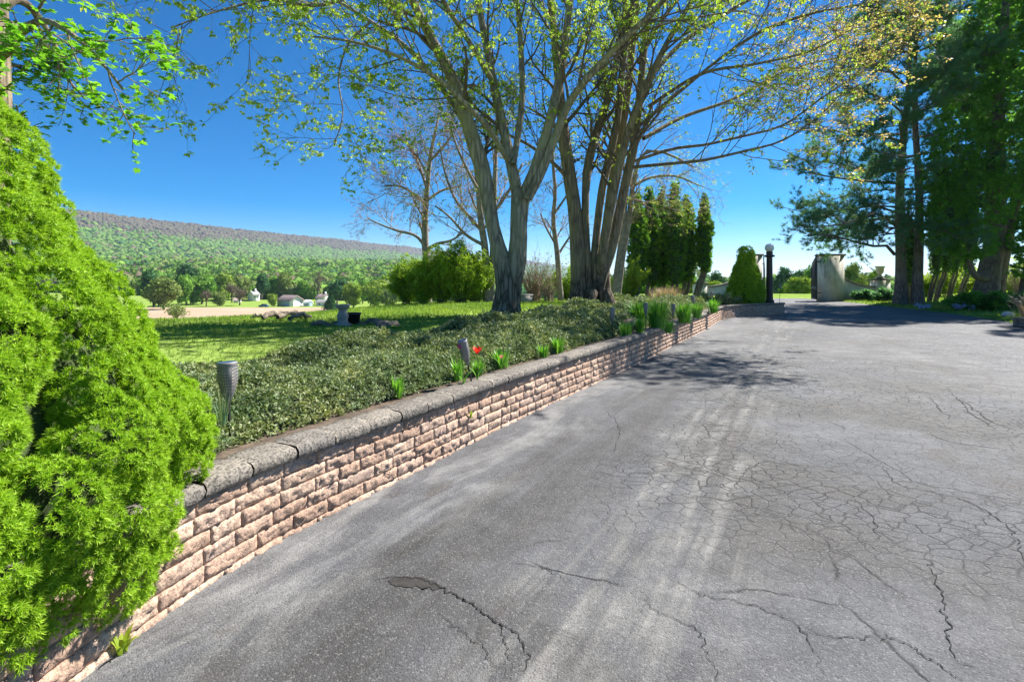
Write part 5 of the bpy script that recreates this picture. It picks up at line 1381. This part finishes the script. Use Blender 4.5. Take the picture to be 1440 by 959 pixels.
# ---------------------------------------------------------------- middle and far trees
def far_tree(name, label, px, py_base, z, w_px, h_px, mat, group, n=700, trunk=.25, shape='round', barkm='twig', sparse=False, d=None):
    if d is None: d = F * (H - z) / (py_base - HY)
    b = P(px, py_base, d); b[2] = float(ground(b[0], b[1])); q = d / F
    root = thing(name, b, label, 'tree', group)
    w, h = w_px * q, h_px * q
    if name in ('distant_tree', 'field_bush'): h = H - (py_base - h_px - HY) / F * d - b[2]
    m = MB(); tubes(m, np.array([[b + [0, 0, -.2], b + [w * .02, 0, h * .3], b + [0, 0, h * .75]]]), np.array([[w * .035 + .05, w * .028 + .04, w * .012 + .02]]), 6)
    k = 5 if shape == 'round' else 6
    lob = []
    for i in range(k * 2):
        if shape == 'cone':
            t = i / (k * 2 - 1); lob.append((b[0] + U(-.04, .04) * w, b[1], b[2] + h * (.12 + .82 * t), w * .5 * (1.02 - t), w * .5 * (1.02 - t), h * .1))
        else:
            a = U(0, 6.28); rr = U(0, .30) * w; t = U(trunk + .12, .84); t = .5 * (t + trunk + .12 + (.72 - trunk) * (i + .5) / (k * 2))
            sq = 1 - abs(t - .55) * .7
            lob.append((b[0] + math.cos(a) * rr * sq, b[1] + math.sin(a) * rr * sq, b[2] + h * t, w * .27 * sq, w * .27 * sq, h * .17))
    # limbs out to the lobes
    A = np.array([[b + [0, 0, h * .22], (b + [0, 0, h * .3] + np.array(l[:3])) / 2, np.array(l[:3])] for l in lob]); tubes(m, A, np.linspace(1, .3, 3)[None] * np.full((len(A), 1), w * .02 + .02), 4)
    m.build('trunk', M[barkm], root, True)
    cr = MB(); C = np.array([l[:3] for l in lob]); Rr = np.array([l[3:] for l in lob])
    li = rng.integers(0, len(lob), n); D = norm(rng.normal(size=(n, 3))); pos = C[li] + D * Rr[li] * U(.55 if sparse else .75, 1.12, n)[:, None]
    tv, tf = cluster(4, 1.0, .7, (-40, 40), .05)
    scatter(cr, tv, tf, pos, frames(norm(D + rng.normal(0, .5, D.shape))), U(.5, 1.2, n) * w * (.05 if sparse else .085))
    if not sparse:
        for l in lob: blob(cr, l[:3], [v * .7 for v in l[3:]], ICO2, .25)
    cr.build('crown', M[mat], root)
    return root
gv = 'valley trees around the farm'
VT = [
    (246, 459, 42, 38, 'far_pale', 1, 'small thin field tree at the near edge of the ploughed field', 'field_tree'),
    (290, 431, 24, 26, 'far_bare', 1, 'bare round orchard tree nearest the big spruce', 'orchard_tree'), (309, 431, 24, 24, 'far_pale', 0, 'olive round orchard tree, second from the big spruce', 'orchard_tree'), (337, 430, 28, 26, 'far_bare', 1, 'widest bare orchard tree before the white farmhouse', 'orchard_tree'),
    (385, 431, 18, 22, 'far_lime', 0, 'young lime-green tree in front of the barn', 'young_tree'),
    (230, 436, 46, 52, 'far_pale', 0, 'olive tree clump at the field edge beside the big spruce', 'valley_tree'), (216, 432, 40, 60, 'far_dark', 0, 'dark tree rising behind the olive clump', 'valley_tree'), (252, 432, 32, 46, 'far_green', 0, 'mid green tree between the olive clump and the tallest green trees', 'valley_tree'),
    (262, 430, 34, 48, 'far_green', 0, 'fresh green tree shouldering the tallest one', 'valley_tree'), (284, 429, 44, 50, 'far_green', 0, 'tallest fresh green tree in the valley behind the orchard', 'valley_tree'), (262, 424, 34, 52, 'far_dark', 0, 'dark green crown topping the fresh green trees', 'valley_tree'),
    (316, 426, 34, 42, 'far_lime', 0, 'pale green tree behind the olive orchard tree', 'valley_tree'), (338, 425, 30, 44, 'far_pale', 0, 'soft green tree beside the white farmhouse gable', 'valley_tree'), (326, 427, 26, 34, 'far_bare', 1, 'bare brown tree behind the orchard', 'valley_tree'),
    (368, 425, 22, 40, 'far_dark', 0, 'dark conifer-like tree between farmhouse and barn', 'valley_tree'), (385, 424, 26, 36, 'far_green', 0, 'green tree right behind the barn roof', 'valley_tree'), (400, 424, 30, 44, 'far_pale', 0, 'soft olive tree behind the barn', 'valley_tree'),
    (426, 424, 26, 36, 'far_green', 0, 'round green tree past the barn gable', 'valley_tree'), (447, 424, 28, 46, 'far_bare', 1, 'bare purple-brown tree behind the second white house', 'valley_tree'),
    (465, 437, 22, 26, 'far_dark', 0, 'cone-shaped dark conifer on the near pasture', 'conifer'), (474, 428, 34, 44, 'far_dark', 0, 'dark spreading conifer beside the second white house', 'valley_tree'),
    (497, 433, 34, 42, 'far_lime', 0, 'rounded lime tree standing above the birdbath', 'valley_tree'), (528, 434, 40, 46, 'far_lime', 0, 'large yellow-green tree before the hedge shrubs', 'valley_tree'), (548, 436, 34, 40, 'far_pale', 0, 'pale tree just clear of the hedge shrubs', 'valley_tree'), (510, 427, 26, 36, 'far_green', 0, 'green tree between the two lime trees', 'valley_tree'),
    (590, 430, 36, 36, 'far_green', 0, 'valley tree seen through the hedge shrubs', 'valley_tree'), (640, 428, 40, 34, 'far_pale', 0, 'valley tree seen past the tallest hedge shrub', 'valley_tree')]
for px, py, w, h, mat, sp, lab, nm in VT:
    far_tree(nm, lab, px, py, -12, w, h, mat, gv, 340 if sp else 900, .22 if sp else .02, 'cone' if nm == 'conifer' else 'round', 'twig', bool(sp))
gf = 'trees and shrubs on the open land past the gate'
FT = [
    (1127, 414, 70, 44, 28, 'far_lime', 'bright round bush on the grass past the open gate'), (1105, 414, 74, 24, 20, 'far_green', 'low green bush behind the globe lamp post'), (1150, 414, 80, 26, 26, 'shrub_leaf', 'green bush beside the iron gate leaf'),
    (1100, 414, 150, 34, 40, 'far_dark', 'dark tree far behind the globe lamp post'), (1122, 412, 150, 34, 44, 'far_dark', 'dark tree above the bright round bush'), (1145, 412, 140, 30, 44, 'far_green', 'green tree behind the iron gate leaf'),
    (1200, 412, 80, 34, 44, 'far_pale', 'feathery green tree over the swept wall'), (1222, 410, 100, 28, 30, 'far_dark', 'bluish tree over the low part of the swept wall'), (1232, 412, 85, 26, 38, 'far_lime', 'pale green tree behind the urn'),
    (1012, 410, 120, 30, 32, 'far_dark', 'bluish tree behind the hidden gate pier'), (1005, 414, 75, 34, 22, 'far_lime', 'yellow-green bush beside the pointed arborvitae'), (1030, 414, 75, 26, 22, 'far_lime', 'yellow-green bush over the swept wall by the small spruce'),
    (965, 414, 60, 40, 20, 'far_lime', 'sunlit bush glimpsed between the arborvitae trunks'), (930, 414, 60, 40, 22, 'far_lime', 'sunlit bush behind the middle arborvitae trunks'), (898, 414, 60, 34, 24, 'far_green', 'green bush glimpsed behind the first arborvitae'),
    (1385, 412, 140, 60, 26, 'far_pale', 'pale distant tree seen under the cedar boughs'), (1425, 410, 160, 50, 26, 'far_green', 'distant tree past the cedar trunk'), (1330, 410, 120, 50, 24, 'far_pale', 'distant pale tree behind the leaning evergreen stems')]
for px, py, d, w, h, mat, lab in FT:
    far_tree('distant_tree' if d > 78 else 'field_bush', lab, px, py, 0, w, h, mat, gf, 900, .02 if d < 79 else .12, 'round', 'twig', False, d)

# distant woods: valley wood belt, ridge forest, the wood line beyond the gate
def woods(name, label, xy, base_h, size, mats, mi, tpl, leafy=0):
    m = MB(); v, f = tpl; n = len(xy)
    for k in range(len(mats)):
        s_ = np.where(mi == k)[0]
        if not len(s_): continue
        T = np.column_stack([xy[s_], base_h[s_] + size[s_] * .25])
        jit = 1 + .22 * rng.normal(size=(len(s_), len(v), 1))
        V = v[None] * jit * size[s_][:, None, None] * np.array([1, 1, .85]) + T[:, None]
        Fc = (np.arange(len(s_)) * len(v))[:, None, None] + f[None]
        m.f.append((Fc.reshape(-1, 3) + m.n, k)); m.v.append(V.reshape(-1, 3)); m.n += len(s_) * len(v)
        if leafy:
            d_ = np.hypot(xy[s_, 0], xy[s_, 1]); nl = np.clip(leafy * (420 / d_) ** 2, 6, leafy).astype(int); idx = np.repeat(np.arange(len(s_)), nl)
            D = norm(rng.normal(size=(len(idx), 3))); D[:, 2] = np.abs(D[:, 2]) - .25
            pp = T[idx] + D * (size[s_][idx] * U(.85, 1.3, len(idx)))[:, None] * np.array([1, 1, .95])
            tv, tf = cluster(4, 1.0, .8, (-40, 40), .05)
            scatter(m, tv, tf, pp, frames(norm(D + rng.normal(0, .5, D.shape))), size[s_][idx] * .24 * U(.6, 1.3, len(idx)) * np.clip(d_[idx] / 420, 1, 2) ** .7, k)
    return tag(m.build(name, mats), label, 'woods', kind='stuff')
n = 60000
w_ = U(-60, 1500, n); s_ = -900 + 6800 * U(0, 1, n) ** 1.5
X = RA[0] + RD[0] * s_ + RN[0] * w_; Y = RA[1] + RD[1] * s_ + RN[1] * w_
k = (Y > 300) & (X / Y > -1.15) & (X / Y < .35); X, Y, w_, s_ = X[k], Y[k], w_[k], s_[k]
h = mtn(w_, s_); dist = np.hypot(X, Y)
size = U(4.5, 8.5, len(X)) * np.clip((dist / 1800) ** .6, .8, 2.0)
edge = 188 + 40 * fbm(s_, w_, 41, 4, .006)
mi = np.where(h + rng.normal(0, 14, len(h)) > edge, 1, 0); mi = np.where((mi == 0) & (rng.random(len(h)) < .05), 1, mi); mi = np.where((mi == 0) & (rng.random(len(h)) < .05 + .12 * (h < 40)), 2, mi)
woods('mountain_forest', 'spring forest covering the long ridge, green below and bare brown on top', np.column_stack([X, Y]), h, size, [M['ridge_green'], M['ridge_bare'], M['wood_green']], mi, ICO1)
n = 9500
Y = 338 + 1650 * U(0, 1, n) ** 1.7; X = Y * U(-1.05, .12, n)
k = ~((Y < 372) & ((np.abs(X / Y + .504) < .022) | (np.abs(X / Y + .368) < .022))); X, Y = X[k], Y[k]
wv = (X - RA[0]) * RN[0] + (Y - RA[1]) * RN[1]; sv = (X - RA[0]) * RD[0] + (Y - RA[1]) * RD[1]
h = np.where(wv < 1500, np.maximum(ground(X, Y), mtn(wv, sv)), ground(X, Y))
mi = rng.choice(5, len(X), p=[.56, .09, .10, .13, .12])
woods('valley_woods', 'mixed spring woodland at the foot of the ridge', np.column_stack([X, Y]), h, U(4.5, 8.5, len(X)) * np.clip(Y / 600, 1, 1.6), [M['wood_green'], M['far_bare'], M['far_dark'], M['wood_pale'], M['far_green']], mi, ICO1, 70)
n = 900
Y = U(220, 520, n); X = Y * U(.2, 1.15, n)
woods('far_woods', 'bluish wood line on the horizon past the gate and verge', np.column_stack([X, Y]), ground(X, Y) + 3, U(4, 7, n) * np.clip(Y / 260, 1, 2), [M['wood_green'], M['far_dark'], M['wood_pale']], rng.choice(3, n, p=[.4, .35, .25]), ICO1, 60)

# ---------------------------------------------------------------- farm buildings
def house(name, label, px, py, wpx, hpx, roofpx, wallm, roofm, z=-12, d=None, depth=None, gable_x=True, win=0, rz=0.0, door=False, chim=False, endm=None):
    if d is None: d = F * (H - z) / (py - HY)
    b = P(px, py, d); q = d / F; b[2] = float(ground(b[0], b[1])) - .05
    w, h, rh = wpx * q, hpx * q, roofpx * q; dp = depth or w * .6
    root = thing(name, b, label, 'building')
    ca, sa = math.cos(rz), math.sin(rz)
    def tr(v): v = np.asarray(v, float); return np.column_stack([v[:, 0] * ca - v[:, 1] * sa, v[:, 0] * sa + v[:, 1] * ca, v[:, 2]]) + b
    m = MB()
    V = [(-w / 2, -dp / 2, 0), (w / 2, -dp / 2, 0), (w / 2, dp / 2, 0), (-w / 2, dp / 2, 0), (-w / 2, -dp / 2, h), (w / 2, -dp / 2, h), (w / 2, dp / 2, h), (-w / 2, dp / 2, h), (-w / 2, 0, h + rh), (w / 2, 0, h + rh)]
    m.add(tr(V), [[0, 1, 5, 4], [2, 3, 7, 6]]); m.f.append((np.array([[0, 4, 8, 7, 3], [1, 2, 6, 9, 5]]), 1))
    m.build('wall', [M[wallm], M[endm or wallm]], root)
    m = MB(); o = .06 * w; t = .35
    for s_ in (-1, 1):
        e = .5 * rh / (dp / 2)
        m.add(tr([(-w / 2 - o, s_ * (dp / 2 + .5), h - e), (w / 2 + o, s_ * (dp / 2 + .5), h - e), (w / 2 + o, 0, h + rh + .05), (-w / 2 - o, 0, h + rh + .05),
                  (-w / 2 - o, s_ * (dp / 2 + .5), h - e + t), (w / 2 + o, s_ * (dp / 2 + .5), h - e + t), (w / 2 + o, 0, h + rh + t + .05), (-w / 2 - o, 0, h + rh + t + .05)]),
              [[0, 1, 2, 3], [4, 5, 6, 7], [0, 1, 5, 4], [0, 3, 7, 4], [1, 2, 6, 5]])
    rf = m.build('roof', M[roofm], root)
    for i in range(win):
        x = (-.5 + (i + .5) / win) * w; mm = MB(); y = -dp / 2 - .04
        mm.add(tr([(x - w * .06, y, h * .4), (x + w * .06, y, h * .4), (x + w * .06, y, h * .75), (x - w * .06, y, h * .75), (x - w * .06, y + .03, h * .4), (x + w * .06, y + .03, h * .4), (x + w * .06, y + .03, h * .75), (x - w * .06, y + .03, h * .75)]), [[0, 1, 2, 3], [4, 5, 6, 7], [0, 1, 5, 4], [3, 2, 6, 7]]); mm.build('window', M['dark_glass'], root)
    if door:
        mm = MB(); x = w / 2 + .05
        mm.add(tr([(x, -dp * .22, .05), (x, dp * .22, .05), (x, dp * .22, h * .8), (x, -dp * .22, h * .8), (x - .04, -dp * .22, .05), (x - .04, dp * .22, .05), (x - .04, dp * .22, h * .8), (x - .04, -dp * .22, h * .8)]), [[0, 1, 2, 3], [4, 5, 6, 7], [0, 1, 5, 4], [3, 2, 6, 7]]); mm.build('door', M['white_wall'], root)
    if chim:
        mm = MB(); box(mm, b + np.array([w * .2, 0, h + rh + .6]), (.9, .9, 2.2)); mm.build('chimney', M['white_wall'], rf)
    return root
house('barn', 'long blue-grey barn with a brown roof and white gable beyond the ploughed field', 408, 430.5, 28, 8.5, 6, 'barn_wall', 'roof_brown', depth=8, win=0, rz=-.55, door=True, endm='white_wall')
house('farmhouse', 'white gabled farmhouse among trees behind the orchard', 357, 427, 9, 9, 4, 'white_wall', 'roof_grey', d=316, depth=7, win=2, rz=.9, chim=True)
house('farmhouse', 'white house with a reddish roof tucked in the trees past the barn', 455, 425, 13, 7, 4, 'white_wall', 'roof_brown', d=316, depth=7, win=2, rz=-.4, chim=True)
house('shed', 'small blue-grey shed with white trim next to the barn gable', 433, 430.5, 8, 5, 3, 'barn_wall', 'white_wall', depth=3.5, rz=-.4)
house('shed', 'low pale shed between the barn shed and the dark conifer', 456, 430, 18, 5, 2.5, 'white_wall', 'roof_grey', depth=4, rz=-.2, win=2)
house('shed', 'little white shed half hidden by the orchard', 334, 427, 8, 4, 2.5, 'white_wall', 'roof_brown', d=300, depth=3.5, rz=.3)
# parked car by the farmhouse
p = P(371, 430, 262); p[2] = float(ground(p[0], p[1])); q = np.array([1, .0, 0])
root = thing('parked_car', p, 'blue car parked between the white farmhouse and the barn', 'car')
m = MB(); box(m, p + [0, 0, .72], (4.6, 1.8, .6)); m.build('body', M['car_paint'], root)
m = MB(); box(m, p + [.1, 0, 1.3], (2.6, 1.6, .6), 0, 0, .78); m.build('cabin', M['dark_glass'], root)
for sx in (-1.4, 1.4):
    for sy in (-.9, .9):
        m = MB(); tubes(m, np.array([[p + [sx, sy - .1, .34], p + [sx, sy, .34], p + [sx, sy + .1, .34]]]), np.full((1, 3), .34), 12); m.build('wheel', M['black_plastic'], root)
